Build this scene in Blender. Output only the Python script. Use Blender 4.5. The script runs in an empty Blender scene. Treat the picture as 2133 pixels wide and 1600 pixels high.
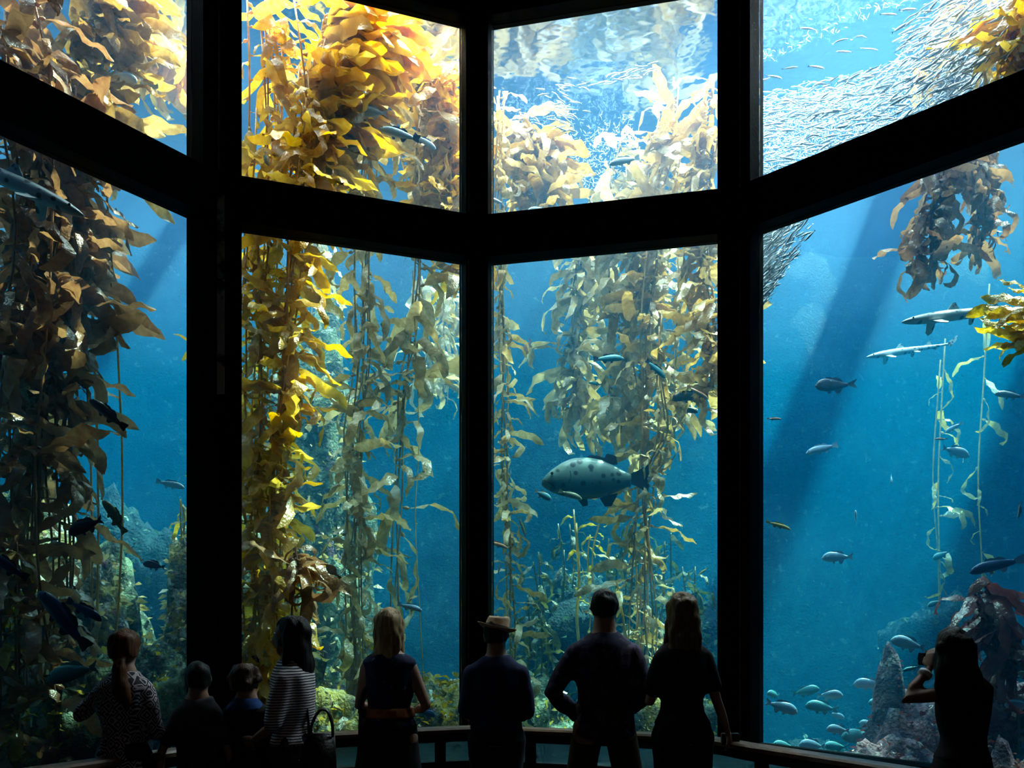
import bpy, bmesh, math, random
from math import sin, cos, pi, radians, sqrt, atan2, exp
from mathutils import Vector, Matrix, Quaternion, noise

sc = bpy.context.scene
col = sc.collection

# ------------------------------------------------------------------ camera
F = 1800.0          # focal length in pixels of the 2133 px wide frame
PX, HY = 1066.5, 1275.0   # principal column and horizon row
EYE = 1.6
cam_d = bpy.data.cameras.new('camera')
cam = bpy.data.objects.new('camera', cam_d)
col.objects.link(cam)
cam.location = (0, 0, EYE)
cam.rotation_euler = (radians(90), 0, 0)
cam_d.sensor_width = 36.0
cam_d.lens = 36.0 * F / 2133.0
cam_d.shift_y = (HY - 800.0) / 2133.0
cam_d.clip_end = 200
sc.camera = cam

# ------------------------------------------------------------------ exposure
sc.view_settings.view_transform = 'Standard'
sc.view_settings.look = 'None'
sc.view_settings.gamma = 1.0
sc.view_settings.use_curve_mapping = False
sc.view_settings.exposure = 0.0
cy = sc.cycles
cy.use_denoising = True
cy.denoiser = 'OPENIMAGEDENOISE'
cy.max_bounces = 5
cy.diffuse_bounces = 1
cy.glossy_bounces = 2
cy.transmission_bounces = 3
cy.volume_bounces = 1
cy.transparent_max_bounces = 10
cy.sample_clamp_indirect = 3.0
cy.caustics_reflective = False
cy.caustics_refractive = False
cy.use_adaptive_sampling = True
cy.adaptive_threshold = 0.10
cy.adaptive_min_samples = 12
cy.light_sampling_threshold = 0.03

# ------------------------------------------------------------------ light
world = bpy.data.worlds.new('world')
sc.world = world
world.use_nodes = True
bg = world.node_tree.nodes['Background']
bg.inputs[0].default_value = (0.45, 0.65, 1.0, 1)
bg.inputs[1].default_value = 0.6

SUN_DIR = Vector((2.0, 1.0, 4.24)).normalized()
def add_light(name, kind, energy, color, loc=(0, 0, 0), size=None, size_y=None, direction=None, angle=None, spot=None):
    d = bpy.data.lights.new(name, kind)
    d.energy = energy
    d.color = color
    if kind == 'AREA':
        d.shape = 'RECTANGLE'
        d.size = size; d.size_y = size_y or size
    elif kind in ('SPOT', 'POINT') and size is not None:
        d.shadow_soft_size = size
    if angle is not None: d.angle = angle
    if spot is not None: d.spot_size = spot; d.spot_blend = 0.6
    o = bpy.data.objects.new(name, d)
    col.objects.link(o)
    o.location = loc
    if direction is not None:
        o.rotation_euler = Vector(direction).to_track_quat('-Z', 'Y').to_euler()
    return o

add_light('sun', 'SUN', 15.5, (1.0, 0.90, 0.72), direction=-SUN_DIR, angle=radians(1.5))
add_light('tank_top_light', 'AREA', 3400.0, (0.82, 0.93, 1.0), loc=(0, 11.5, 10.2), size=17, size_y=8.5, direction=(0, 0.0, -1))
add_light('tank_front_fill', 'AREA', 1100.0, (1.0, 0.95, 0.85), loc=(0, 9.9, 9.3), size=9, size_y=1.6, direction=(0, 0.05, -1))  # added fill strip to brighten the lower kelp, no real lamp
add_light('tank_side_fill', 'AREA', 620.0, (0.95, 0.97, 1.0), loc=(4.3, 8.9, 9.3), size=3.0, size_y=1.2, direction=(-0.12, -0.1, -1))  # added fill to brighten the sardines and fourth window, no real lamp
add_light('gallery_lamp', 'AREA', 4.5, (1.0, 0.84, 0.68), loc=(0.5, -1.5, 5.2), size=3.0, size_y=1.0, direction=(0, 0.85, -0.6))

# ------------------------------------------------------------------ helpers
def depth_line(p, q, px):
    """depth (y) at which the view ray of column px crosses the vertical plane through p, q"""
    t = (px - PX) / F
    # x = t*y ; on line p + s(q-p)
    dx, dy = q[0] - p[0], q[1] - p[1]
    s = (t * p[1] - p[0]) / (dx - t * dy)
    return p[1] + s * dy

PC = Vector((-0.36, 9.0)); PA = Vector((-2.79, 8.10)); PB = Vector((2.20, 8.39))
P0 = PA - 3.4 * Vector((cos(radians(57)), sin(radians(57))))
P4 = PB + 3.2 * Vector((cos(radians(46.5)), -sin(radians(46.5))))
def glass_y(px):
    if px < 448: return depth_line(P0, PA, px)
    if px < 995: return depth_line(PA, PC, px)
    if px < 1540: return depth_line(PC, PB, px)
    return depth_line(PB, P4, px)
def at(px, py, y):
    return Vector(((px - PX) / F * y, y, EYE + (HY - py) / F * y))
def tank(px, py, off):
    """a point in the tank, off metres behind the window"""
    return at(px, py, glass_y(px) + off)

MATS = {}
def node_mat(name):
    m = bpy.data.materials.new(name)
    m.use_nodes = True
    nt = m.node_tree
    for n in list(nt.nodes): nt.nodes.remove(n)
    out = nt.nodes.new('ShaderNodeOutputMaterial')
    MATS[name] = m
    return m, nt, out
def N(nt, typ, **kw):
    n = nt.nodes.new(typ)
    for k, v in kw.items():
        if k.startswith('_'): setattr(n, k[1:], v)
        else: n.inputs[k.replace('__', ' ')].default_value = v
    return n
def L(nt, a, ai, b, bi): nt.links.new(a.outputs[ai], b.inputs[bi])

def simple_mat(name, c1, c2=None, scale=8.0, rough=0.6, bump=0.0, metallic=0.0, spec=0.5, detail=4.0, coord='Object', lo=0.4, hi=0.6, sheen=0.0):
    m, nt, out = node_mat(name)
    b = N(nt, 'ShaderNodeBsdfPrincipled', Roughness=rough, Metallic=metallic)
    b.inputs['Specular IOR Level'].default_value = spec
    tc = N(nt, 'ShaderNodeTexCoord')
    nz = N(nt, 'ShaderNodeTexNoise', Scale=scale, Detail=detail)
    L(nt, tc, coord, nz, 'Vector')
    if c2 is not None:
        cr = N(nt, 'ShaderNodeValToRGB')
        cr.color_ramp.elements[0].position = lo; cr.color_ramp.elements[0].color = (*c1, 1)
        cr.color_ramp.elements[1].position = hi; cr.color_ramp.elements[1].color = (*c2, 1)
        L(nt, nz, 'Fac', cr, 'Fac'); L(nt, cr, 'Color', b, 'Base Color')
    else:
        b.inputs['Base Color'].default_value = (*c1, 1)
    if bump:
        bp = N(nt, 'ShaderNodeBump', Strength=bump, Distance=0.02)
        L(nt, nz, 'Fac', bp, 'Height'); L(nt, bp, 'Normal', b, 'Normal')
    L(nt, b, 0, out, 'Surface')
    return m

def link(name, me, mat=None, parent=None):
    o = bpy.data.objects.new(name, me)
    col.objects.link(o)
    if mat is not None and me is not None and not me.materials: me.materials.append(mat)
    if parent is not None: o.parent = parent
    return o
def tag(o, label=None, cat=None, group=None, kind=None):
    if label: o['label'] = label
    if cat: o['category'] = cat
    if group: o['group'] = group
    if kind: o['kind'] = kind
    return o
def empty(name, loc=(0, 0, 0), rz=0.0):
    o = bpy.data.objects.new(name, None)
    col.objects.link(o)
    o.location = loc; o.rotation_euler = (0, 0, rz)
    o.empty_display_size = 0.1
    return o
def mesh_from(name, verts, faces, smooth=True):
    me = bpy.data.meshes.new(name)
    me.from_pydata([tuple(v) for v in verts], [], faces)
    if smooth:
        me.polygons.foreach_set('use_smooth', [True] * len(me.polygons))
    me.update()
    return me
def prism(name, poly, z0, z1, mat, parent=None):
    n = len(poly)
    vs = [(p[0], p[1], z0) for p in poly] + [(p[0], p[1], z1) for p in poly]
    fs = [tuple(range(n))[::-1], tuple(range(n, 2 * n))] + [(i, (i + 1) % n, n + (i + 1) % n, n + i) for i in range(n)]
    me = mesh_from(name, vs, fs, False)
    bm = bmesh.new(); bm.from_mesh(me); bmesh.ops.recalc_face_normals(bm, faces=bm.faces); bm.to_mesh(me); bm.free()
    return link(name, me, mat, parent)
def bar_mesh(name, p, q, w, h, bev=0.0):
    """box beam from p to q, w wide (horizontal), h high"""
    p = Vector(p); q = Vector(q); d = q - p
    ln = d.length; d.normalize()
    up = Vector((0, 0, 1)) if abs(d.z) < 0.95 else Vector((0, 1, 0))
    s = d.cross(up).normalized(); u = s.cross(d).normalized()
    vs = []
    for e in (p, q):
        for a, b in ((-1, -1), (1, -1), (1, 1), (-1, 1)):
            vs.append(e + s * a * w / 2 + u * b * h / 2)
    fs = [(3, 2, 1, 0), (4, 5, 6, 7)] + [(i, (i + 1) % 4, 4 + (i + 1) % 4, 4 + i) for i in range(4)]
    me = mesh_from(name, vs, fs, False)
    bm = bmesh.new(); bm.from_mesh(me); bmesh.ops.recalc_face_normals(bm, faces=bm.faces)
    if bev: bmesh.ops.bevel(bm, geom=bm.edges[:], offset=bev, segments=2, affect='EDGES')
    bm.to_mesh(me); bm.free()
    return me

def tube_mesh(name, pts, radii, sides=6, cap=True):
    vs, fs = [], []
    n = len(pts)
    ref = Vector((0.3, 0.9, 0.1)).normalized()
    for i, p in enumerate(pts):
        d = (pts[min(i + 1, n - 1)] - pts[max(i - 1, 0)]).normalized()
        s = d.cross(ref)
        if s.length < 1e-3: s = d.cross(Vector((1, 0, 0)))
        s.normalize(); u = s.cross(d)
        r = radii[i] if isinstance(radii, (list, tuple)) else radii
        for k in range(sides):
            a = 2 * pi * k / sides
            vs.append(p + s * r * cos(a) + u * r * sin(a))
    for i in range(n - 1):
        for k in range(sides):
            fs.append((i * sides + k, i * sides + (k + 1) % sides, (i + 1) * sides + (k + 1) % sides, (i + 1) * sides + k))
    if cap:
        fs.append(tuple(range(sides))[::-1]); fs.append(tuple(range((n - 1) * sides, n * sides)))
    return mesh_from(name, vs, fs)
def smooth_path(pts, n):
    """Catmull-Rom through pts, n samples"""
    P = [pts[0] * 2 - pts[1]] + list(pts) + [pts[-1] * 2 - pts[-2]]
    out_ = []
    m_ = len(pts) - 1
    for i in range(n):
        t = i / (n - 1) * m_; k = min(int(t), m_ - 1); f = t - k
        a, b, c, d = P[k], P[k + 1], P[k + 2], P[k + 3]
        out_.append(0.5 * ((2 * b) + (c - a) * f + (2 * a - 5 * b + 4 * c - d) * f * f + (3 * b - 3 * c + d - a) * f ** 3))
    return out_

# ------------------------------------------------------------------ materials of the setting
M_frame = simple_mat('black_window_frame', (0.0025, 0.0025, 0.003), (0.004, 0.004, 0.0045), scale=30, rough=0.6, bump=0.15, spec=0.03)
M_dark = simple_mat('dark_room_paint', (0.014, 0.013, 0.014), (0.02, 0.019, 0.02), scale=12, rough=0.8)
M_carpet = simple_mat('dark_carpet', (0.012, 0.014, 0.02), (0.02, 0.022, 0.03), scale=60, rough=0.95, bump=0.3)
M_rock = simple_mat('reef_rock', (0.05, 0.07, 0.05), (0.20, 0.20, 0.14), scale=2.5, rough=0.9, bump=0.8, detail=8)

m, nt, out = node_mat('acrylic')
tr = N(nt, 'ShaderNodeBsdfTransparent', Color=(0.97, 0.99, 1.0, 1))
gl = N(nt, 'ShaderNodeBsdfGlossy', Roughness=0.02)
fr = N(nt, 'ShaderNodeFresnel', IOR=1.12)
mx = N(nt, 'ShaderNodeMixShader')
L(nt, fr, 0, mx, 0); L(nt, tr, 0, mx, 1); L(nt, gl, 0, mx, 2); L(nt, mx, 0, out, 'Surface')
M_glass = m

m, nt, out = node_mat('sea_water')
def set_volume(nt, out, s, a):
    ds, da = max(s), max(a)
    vs_ = N(nt, 'ShaderNodeVolumeScatter', Density=ds, Anisotropy=0.35)
    vs_.inputs['Color'].default_value = (*[x / ds for x in s], 1)
    va = N(nt, 'ShaderNodeVolumeAbsorption', Density=da)
    va.inputs['Color'].default_value = (*[1 - x / da for x in a], 1)
    ad = N(nt, 'ShaderNodeAddShader')
    L(nt, vs_, 0, ad, 0); L(nt, va, 0, ad, 1); L(nt, ad, 0, out, 'Volume')
set_volume(nt, out, (0.0001, 0.0205, 0.0425), (0.135, 0.038, 0.018))
M_water = m

m, nt, out = node_mat('added_tint_haze')  # extra scattering volume added for a pale lavender tint in the upper water
set_volume(nt, out, (0.011, 0.009, 0.011), (0.0004, 0.0004, 0.0004))
M_tint_haze = m

m, nt, out = node_mat('water_surface')
tr = N(nt, 'ShaderNodeBsdfTransparent', Color=(1, 1, 1, 1))
gl = N(nt, 'ShaderNodeBsdfGlossy', Roughness=0.10, Color=(0.34, 0.42, 0.58, 1))
tc = N(nt, 'ShaderNodeTexCoord'); nz = N(nt, 'ShaderNodeTexNoise', Scale=1.6, Detail=3.0)
bp = N(nt, 'ShaderNodeBump', Strength=0.6, Distance=0.08)
L(nt, tc, 'Object', nz, 'Vector'); L(nt, nz, 'Fac', bp, 'Height'); L(nt, bp, 'Normal', gl, 'Normal')
fr = N(nt, 'ShaderNodeFresnel', IOR=1.33)
mx = N(nt, 'ShaderNodeMixShader')
L(nt, fr, 0, mx, 0); L(nt, tr, 0, mx, 1); L(nt, gl, 0, mx, 2); L(nt, mx, 0, out, 'Surface')
M_surface = m

# ------------------------------------------------------------------ the window wall
ZT, ZC = 7.73, 9.0            # top of the upper lights, top of wall
Z1, Z2 = 5.25, 5.685          # transom
Z0 = 0.34                     # sill
SURF = 8.25                   # water level
PTS = [P0, PA, PC, PB, P4]
GAPS = [(2.9, 0.195), (0.255, 0.13), (0.135, 0.20), (0.205, 0.1)]  # frame stile widths at the two ends of each window
def panel_frame(i):
    p, q = PTS[i], PTS[i + 1]
    d = (q - p); ln = d.length; d.normalize()
    n = Vector((-d.y, d.x))      # towards the tank
    if n.y < 0: n = -n
    return p, q, d, n, ln
def quadbar(name, p, q, n, t0, t1, z0, z1, mat, parent):
    a = p + n * t0; b = q + n * t0; c = q + n * t1; e = p + n * t1
    return prism(name, [a, b, c, e], z0, z1, mat, parent)
STILES = [(0.12, 0.20), (0.24, 0.155), (0.14, 0.20), (0.185, 0.15)]
for i in range(4):
    p, q, d, n, ln = panel_frame(i)
    w = empty('window_%d' % (i + 1), (0, 0, 0)); w['kind'] = 'structure'
    w['label'] = ['far left tall window of two panes, in front of brown kelp', 'second tall window from the left, gold kelp behind it',
                  'third tall window from the left, spotted giant fish behind it', 'far right tall window with the sardine school'][i]
    s0, s1 = STILES[i]
    quadbar('stile', p, p + d * s0, n, -0.10, 0.14, 0, ZC, M_frame, w)
    quadbar('stile', q - d * s1, q, n, -0.10, 0.14, 0, ZC, M_frame, w)
    a, b = p + d * s0, q - d * s1
    quadbar('transom', a, b, n, -0.10, 0.14, Z1, Z2, M_frame, w)
    quadbar('top_rail', a, b, n, -0.10, 0.14, ZT, ZC, M_frame, w)
    quadbar('bottom_rail', a, b, n, -0.10, 0.14, 0.0, Z0, M_frame, w)
    quadbar('glass', a, b, n, 0.06, 0.075, Z0, Z1, M_glass, w)
    quadbar('glass', a, b, n, 0.06, 0.075, Z2, ZT, M_glass, w)

M_glint = simple_mat('painted_post_glint', (0.05, 0.05, 0.055), (0.22, 0.20, 0.19), scale=6, rough=0.4)  # highlights on the posts, put in as lighter colour on thin bars
M_reflection = simple_mat('painted_reflection', (0.02, 0.02, 0.02), (0.50, 0.42, 0.37), scale=5, rough=0.7, lo=.38, hi=.46)  # reflected light on the post corner, put in as pale mottled colour
def glint_strip(i, px, y, z0, z1, w, mat, nm, lb):
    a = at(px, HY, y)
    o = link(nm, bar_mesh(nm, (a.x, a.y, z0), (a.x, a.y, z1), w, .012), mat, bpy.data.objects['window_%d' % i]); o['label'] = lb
glint_strip(2, 977, 8.84, 5.70, 7.60, .012, M_glint, 'post_glint', 'thin pale line on the post above the transom')
glint_strip(2, 976, 8.84, .4, 5.2, .010, M_glint, 'post_glint', 'thin pale line down the post')
glint_strip(3, 1541, 8.24, 5.65, 8.2, .016, M_glint, 'post_glint', 'thin bluish line on the right post above the transom')
glint_strip(3, 1541, 8.24, .4, 5.1, .008, M_glint, 'post_glint', 'thin line down the right post')
glint_strip(2, 456, 7.93, 5.65, 8.2, .010, M_glint, 'post_glint', 'thin reddish line on the left post')
glint_strip(2, 460, 7.93, 3.6, 5.42, .066, M_reflection, 'reflection_strip', 'pale strip of painted reflection at the corner of the left post')
# room shell
def wall(name, poly, z0, z1, mat):
    o = prism(name, poly, z0, z1, mat); o['kind'] = 'structure'; return o
wall('floor', [(-7, -5), (7, -5), (7, 9.2), (-7, 9.2)], -0.2, 0.0, M_carpet)
wall('ceiling', [(-5.2, -5), (5.2, -5), (5.2, 6.2), PB + Vector((0, -0.1)), PC + Vector((0, -0.1)), PA + Vector((0, -0.1)), (-5.2, 5.3)], 8.35, 8.6, M_dark)
wall('wall_left', [(-5.2, -5), (-4.9, -5), (-4.9, 5.25), (-4.55, 5.25), (-4.72, 5.33), (-5.2, 5.4)], 0, ZC, M_dark)
wall('wall_right', [(4.9, -5), (5.2, -5), (5.2, 6.3), (4.45, 6.2), (4.38, 6.05), (4.9, 5.9)], 0, ZC, M_dark)
wall('wall_back', [(-5.2, -5.3), (5.2, -5.3), (5.2, -5), (-5.2, -5)], 0, ZC, M_dark)

# ------------------------------------------------------------------ the tank
def off_pt(i, t):
    """front water boundary vertices (mitred) at offset t behind the frame line"""
    if i == 0: p, q, d, n, ln = panel_frame(0); return p + n * t
    if i == 4: p, q, d, n, ln = panel_frame(3); return q + n * t
    _, _, d1, n1, _ = panel_frame(i - 1); _, _, d2, n2, _ = panel_frame(i)
    m_ = (n1 + n2).normalized(); return PTS[i] + m_ * (t / m_.dot(n1))
TF = [off_pt(i, 0.16) for i in range(5)]
TX, TY = 9.6, 16.2
wpoly = TF[::1] + [Vector((TX, TF[4].y)), Vector((TX, TY)), Vector((-TX, TY)), Vector((-TX, TF[0].y))]
hz = prism('tint_haze', [(-TX + .3, 6.4), TF[0] + Vector((0, 1.3)), TF[1] + Vector((0, .35)), TF[2] + Vector((0, .25)), TF[3] + Vector((0, .35)), TF[4] + Vector((0, .5)), (TX - .3, 7.0), (TX - .3, TY - .4), (-TX + .3, TY - .4)], 5.7, 8.44, M_tint_haze); tag(hz, 'faint haze volume added to tint the upper water', kind='structure')
w = prism('sea_water', wpoly, -0.9, 8.5, M_water); w['kind'] = 'structure'; w['label'] = 'clear blue green sea water filling the tank'
# ------------------------------------------------------------------ ledge and railing in front of the windows
M_ledge = simple_mat('pale_grey_ledge', (0.07, 0.16, 0.16), (0.09, 0.20, 0.19), scale=5, rough=0.8, bump=.1)
M_wood = simple_mat('worn_wood_rail', (0.10, 0.062, 0.035), (0.17, 0.11, 0.065), scale=9, rough=0.45, bump=.1)
M_rail = simple_mat('dark_rail_metal', (0.010, 0.010, 0.012), rough=.5)
LG = 0.30
for i in range(4):
    p, q, d, n, ln = panel_frame(i)
    ip = off_pt(i, -0.10); iq = off_pt(i + 1, -0.10)
    op = off_pt(i, -1.55); oq = off_pt(i + 1, -1.55)
    o = prism('trim_%d' % (i + 1), [ip, iq, oq, op], 0.0, LG, M_ledge); o['kind'] = 'structure'
    o['label'] = 'low pale ledge at the foot of window %s from the left' % ('one', 'two', 'three', 'four')[i]
def rail_pt(px, py, h=0.80):
    y = F * (EYE - h) / (py - HY)
    return Vector(((px - PX) / F * y, y, h))
RP = [rail_pt(*a) for a in ((430, 1551), (560, 1535), (691, 1526), (835, 1519), (990, 1513), (1085, 1516), (1215, 1521), (1330, 1526), (1480, 1536), (1560, 1549), (1720, 1573), (1882, 1598), (2080, 1630), (2250, 1660))]
RP = [Vector((RP[0].x - 1.0, RP[0].y - 1.3, .8))] + RP
railing = empty('railing', (RP[5].x, RP[5].y, 0)); tag(railing, 'curved wooden topped railing between the visitors and the windows', 'railing')
def strip_mesh(name, pts, w, z0, z1, bev=0.0):
    bm = bmesh.new(); rows = []
    for i, p in enumerate(pts):
        d = (pts[min(i + 1, len(pts) - 1)] - pts[max(i - 1, 0)]); d.z = 0; d.normalize(); s = Vector((-d.y, d.x, 0))
        b = bev
        ring = [(-w / 2, z0), (-w / 2, z1 - b), (-w / 2 + b, z1), (w / 2 - b, z1), (w / 2, z1 - b), (w / 2, z0)] if b else [(-w / 2, z0), (-w / 2, z1), (w / 2, z1), (w / 2, z0)]
        rows.append([bm.verts.new((p.x + s.x * a, p.y + s.y * a, c)) for a, c in ring])
    m_ = len(rows[0])
    for i in range(len(rows) - 1):
        for k in range(m_): bm.faces.new((rows[i][k], rows[i][(k + 1) % m_], rows[i + 1][(k + 1) % m_], rows[i + 1][k]))
    bm.faces.new(rows[0]); bm.faces.new(rows[-1][::-1])
    bmesh.ops.recalc_face_normals(bm, faces=bm.faces)
    me = bpy.data.meshes.new(name); bm.to_mesh(me); bm.free(); return me
ofs = Vector((-railing.location.x, -railing.location.y, 0))
RL = [p + ofs for p in smooth_path(RP, 60)]
link('handrail', strip_mesh('handrail', RL, .13, .765, .80, .012), M_wood, railing)
link('upper_bar', strip_mesh('upper_bar', RL, .05, .70, .765), M_rail, railing)
link('lower_bar', strip_mesh('lower_bar', RL, .05, .50, .565), M_rail, railing)
for px in (380, 668, 905, 1094, 1362, 1590, 1800, 2010):
    k = min(range(60), key=lambda i: abs((RL[i] - ofs).x / (RL[i] - ofs).y * F + PX - px))
    p = RL[k]
    link('post', bar_mesh('post', (p.x, p.y, 0), (p.x, p.y, .70), .075, .05), M_rail, railing)

# ------------------------------------------------------------------ people
M_skin = simple_mat('skin', (0.30, 0.16, 0.10), (0.36, 0.20, 0.13), scale=6, rough=.55)
M_skin_dark = simple_mat('tanned_skin', (0.16, 0.08, 0.05), (0.20, 0.10, 0.065), scale=6, rough=.55)
M_eyew = simple_mat('eye_white', (0.5, 0.5, 0.48), rough=.2)
def hair_mat(name, c1, c2):
    m, nt, out = node_mat(name)
    b = N(nt, 'ShaderNodeBsdfPrincipled', Roughness=0.55); b.inputs['Specular IOR Level'].default_value = .2
    tc = N(nt, 'ShaderNodeTexCoord'); mp = N(nt, 'ShaderNodeMapping'); mp.inputs['Scale'].default_value = (60, 60, 4)
    nz = N(nt, 'ShaderNodeTexNoise', Scale=1.0, Detail=4.0); cr = N(nt, 'ShaderNodeValToRGB')
    cr.color_ramp.elements[0].color = (*c1, 1); cr.color_ramp.elements[1].color = (*c2, 1)
    cr.color_ramp.elements[0].position = .35; cr.color_ramp.elements[1].position = .65
    L(nt, tc, 'Object', mp, 0); L(nt, mp, 0, nz, 0); L(nt, nz, 0, cr, 0); L(nt, cr, 0, b, 'Base Color')
    bp = N(nt, 'ShaderNodeBump', Strength=.8, Distance=.01); L(nt, nz, 0, bp, 'Height'); L(nt, bp, 'Normal', b, 'Normal')
    L(nt, b, 0, out, 0); return m
H_auburn = hair_mat('auburn_hair', (0.05, 0.018, 0.006), (0.14, 0.055, 0.02))
H_black = hair_mat('black_hair', (0.004, 0.003, 0.003), (0.012, 0.010, 0.009))
H_brown = hair_mat('brown_hair', (0.03, 0.016, 0.008), (0.07, 0.04, 0.02))
H_blonde = hair_mat('blonde_hair', (0.16, 0.10, 0.04), (0.48, 0.33, 0.16))
H_dblonde = hair_mat('dark_blonde_hair', (0.08, 0.055, 0.025), (0.20, 0.14, 0.06))
def cloth(name, c1, c2=None, **k): return simple_mat(name, c1, c2, rough=.9, spec=.2, **k)
M_denim = cloth('dark_trousers', (0.012, 0.013, 0.018), (0.02, 0.02, 0.028), scale=40)
M_navy = cloth('navy_shirt', (0.014, 0.020, 0.060), (0.022, 0.03, 0.08), scale=14)
M_plaid = cloth('dark_blue_checked_shirt', (0.02, 0.022, 0.05), (0.07, 0.065, 0.12), scale=16, lo=.5, hi=.56)
M_khaki = cloth('olive_shorts', (0.045, 0.035, 0.018), (0.06, 0.048, 0.025), scale=20)
M_black = cloth('black_cloth', (0.006, 0.006, 0.008), (0.010, 0.010, 0.013), scale=20)
M_grey = cloth('grey_tshirt', (0.05, 0.055, 0.065), (0.07, 0.075, 0.085), scale=20)
M_bluecl = cloth('blue_jacket_cloth', (0.01, 0.04, 0.16), (0.02, 0.07, 0.22), scale=20)
M_flower = cloth('dark_dress_with_pale_marks', (0.010, 0.014, 0.045), (0.12, 0.14, 0.22), scale=22, lo=.64, hi=.68)
M_belt = cloth('orange_sash', (0.22, 0.06, 0.02), (0.30, 0.09, 0.03), scale=20)
M_felt = cloth('tan_straw_felt', (0.42, 0.30, 0.19), (0.50, 0.37, 0.24), scale=40)
M_shoe = simple_mat('dark_shoe', (0.01, 0.01, 0.01), rough=.5)
M_leather = simple_mat('black_leather', (0.008, 0.007, 0.007), rough=.4, bump=.2, scale=60)
# horizontally striped top
m, nt, out = node_mat('striped_knit')
b = N(nt, 'ShaderNodeBsdfPrincipled', Roughness=.9); tc = N(nt, 'ShaderNodeTexCoord')
wv = N(nt, 'ShaderNodeTexWave', Scale=21.0, Distortion=1.2); wv.bands_direction = 'Z'; wv.inputs['Detail Scale'].default_value = 1.5
cr = N(nt, 'ShaderNodeValToRGB'); cr.color_ramp.elements[0].position = .35; cr.color_ramp.elements[1].position = .45
cr.color_ramp.elements[0].color = (.012, .013, .02, 1); cr.color_ramp.elements[1].color = (.70, .64, .64, 1)
L(nt, tc, 'Object', wv, 0); L(nt, wv, 'Fac', cr, 0); L(nt, cr, 0, b, 'Base Color'); L(nt, b, 0, out, 0)
M_stripe = m
# jacket with pale geometric print
m, nt, out = node_mat('geometric_print_knit')
b = N(nt, 'ShaderNodeBsdfPrincipled', Roughness=.9); tc = N(nt, 'ShaderNodeTexCoord')
vo = N(nt, 'ShaderNodeTexVoronoi', Scale=15.0); vo.distance = 'MANHATTAN'; vo.inputs['Randomness'].default_value = .7
wv = N(nt, 'ShaderNodeMath'); wv.operation = 'PINGPONG'; wv.inputs[1].default_value = .16
cr = N(nt, 'ShaderNodeValToRGB'); cr.color_ramp.elements[0].position = .085; cr.color_ramp.elements[1].position = .10
cr.color_ramp.elements[0].color = (.018, .018, .028, 1); cr.color_ramp.elements[1].color = (.50, .45, .50, 1)
L(nt, tc, 'Object', vo, 0); L(nt, vo, 'Distance', wv, 0); L(nt, wv, 0, cr, 0); L(nt, cr, 0, b, 'Base Color'); L(nt, b, 0, out, 0)
M_print = m

def loft(bm, rings, closed=True):
    """rings: list of (centre, axis_u, axis_v, ru, rv)"""
    n = 16; rows = []
    for c, u, v, ru, rv in rings:
        rows.append([bm.verts.new(c + u * ru * cos(2 * pi * k / n) + v * rv * sin(2 * pi * k / n)) for k in range(n)])
    for i in range(len(rows) - 1):
        for k in range(n): bm.faces.new((rows[i][k], rows[i][(k + 1) % n], rows[i + 1][(k + 1) % n], rows[i + 1][k]))
    bm.faces.new(rows[0][::-1]); bm.faces.new(rows[-1])
def limb(bm, pts, rs_, flat=1.0):
    """tapered tube through joints with rounded ends"""
    P = [Vector(p) for p in pts]
    rows = []
    for i, p in enumerate(P):
        d = (P[min(i + 1, len(P) - 1)] - P[max(i - 1, 0)]).normalized()
        ref = Vector((0, 0, 1)) if abs(d.z) < .8 else Vector((0, 1, 0))
        s = d.cross(ref).normalized(); u = s.cross(d).normalized()
        rows.append((p, s, u, rs_[i], rs_[i] * flat, d))
    rg = []
    p, s, u, a, b_, d = rows[0]; rg += [(p - d * a * .9, s, u, a * .35, b_ * .35), (p - d * a * .55, s, u, a * .8, b_ * .8)]
    rg += [r[:5] for r in rows]
    p, s, u, a, b_, d = rows[-1]; rg += [(p + d * a * .55, s, u, a * .8, b_ * .8), (p + d * a * .9, s, u, a * .35, b_ * .35)]
    loft(bm, rg)
X, Y, Z = Vector((1, 0, 0)), Vector((0, 1, 0)), Vector((0, 0, 1))
def solidify_bm(bm, voxel, smooth=6, noise_amp=0.0, seed=0, name='m', nscale=9.0):
    bmesh.ops.recalc_face_normals(bm, faces=bm.faces)
    me = bpy.data.meshes.new(name); bm.to_mesh(me); bm.free()
    o = bpy.data.objects.new('tmp', me); col.objects.link(o)
    r = o.modifiers.new('r', 'REMESH'); r.mode = 'VOXEL'; r.voxel_size = voxel; r.use_smooth_shade = True
    s = o.modifiers.new('s', 'SMOOTH'); s.factor = .5; s.iterations = smooth
    dg = bpy.context.evaluated_depsgraph_get()
    res = bpy.data.meshes.new_from_object(o.evaluated_get(dg))
    bpy.data.objects.remove(o); bpy.data.meshes.remove(me)
    if noise_amp:
        for v in res.vertices:
            n_ = noise.noise(Vector((v.co.x * nscale + seed, v.co.y * nscale, v.co.z * nscale * .6)))
            v.co += Vector(v.normal) * n_ * noise_amp
    res.name = name
    res.polygons.foreach_set('use_smooth', [True] * len(res.polygons))
    return res
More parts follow.
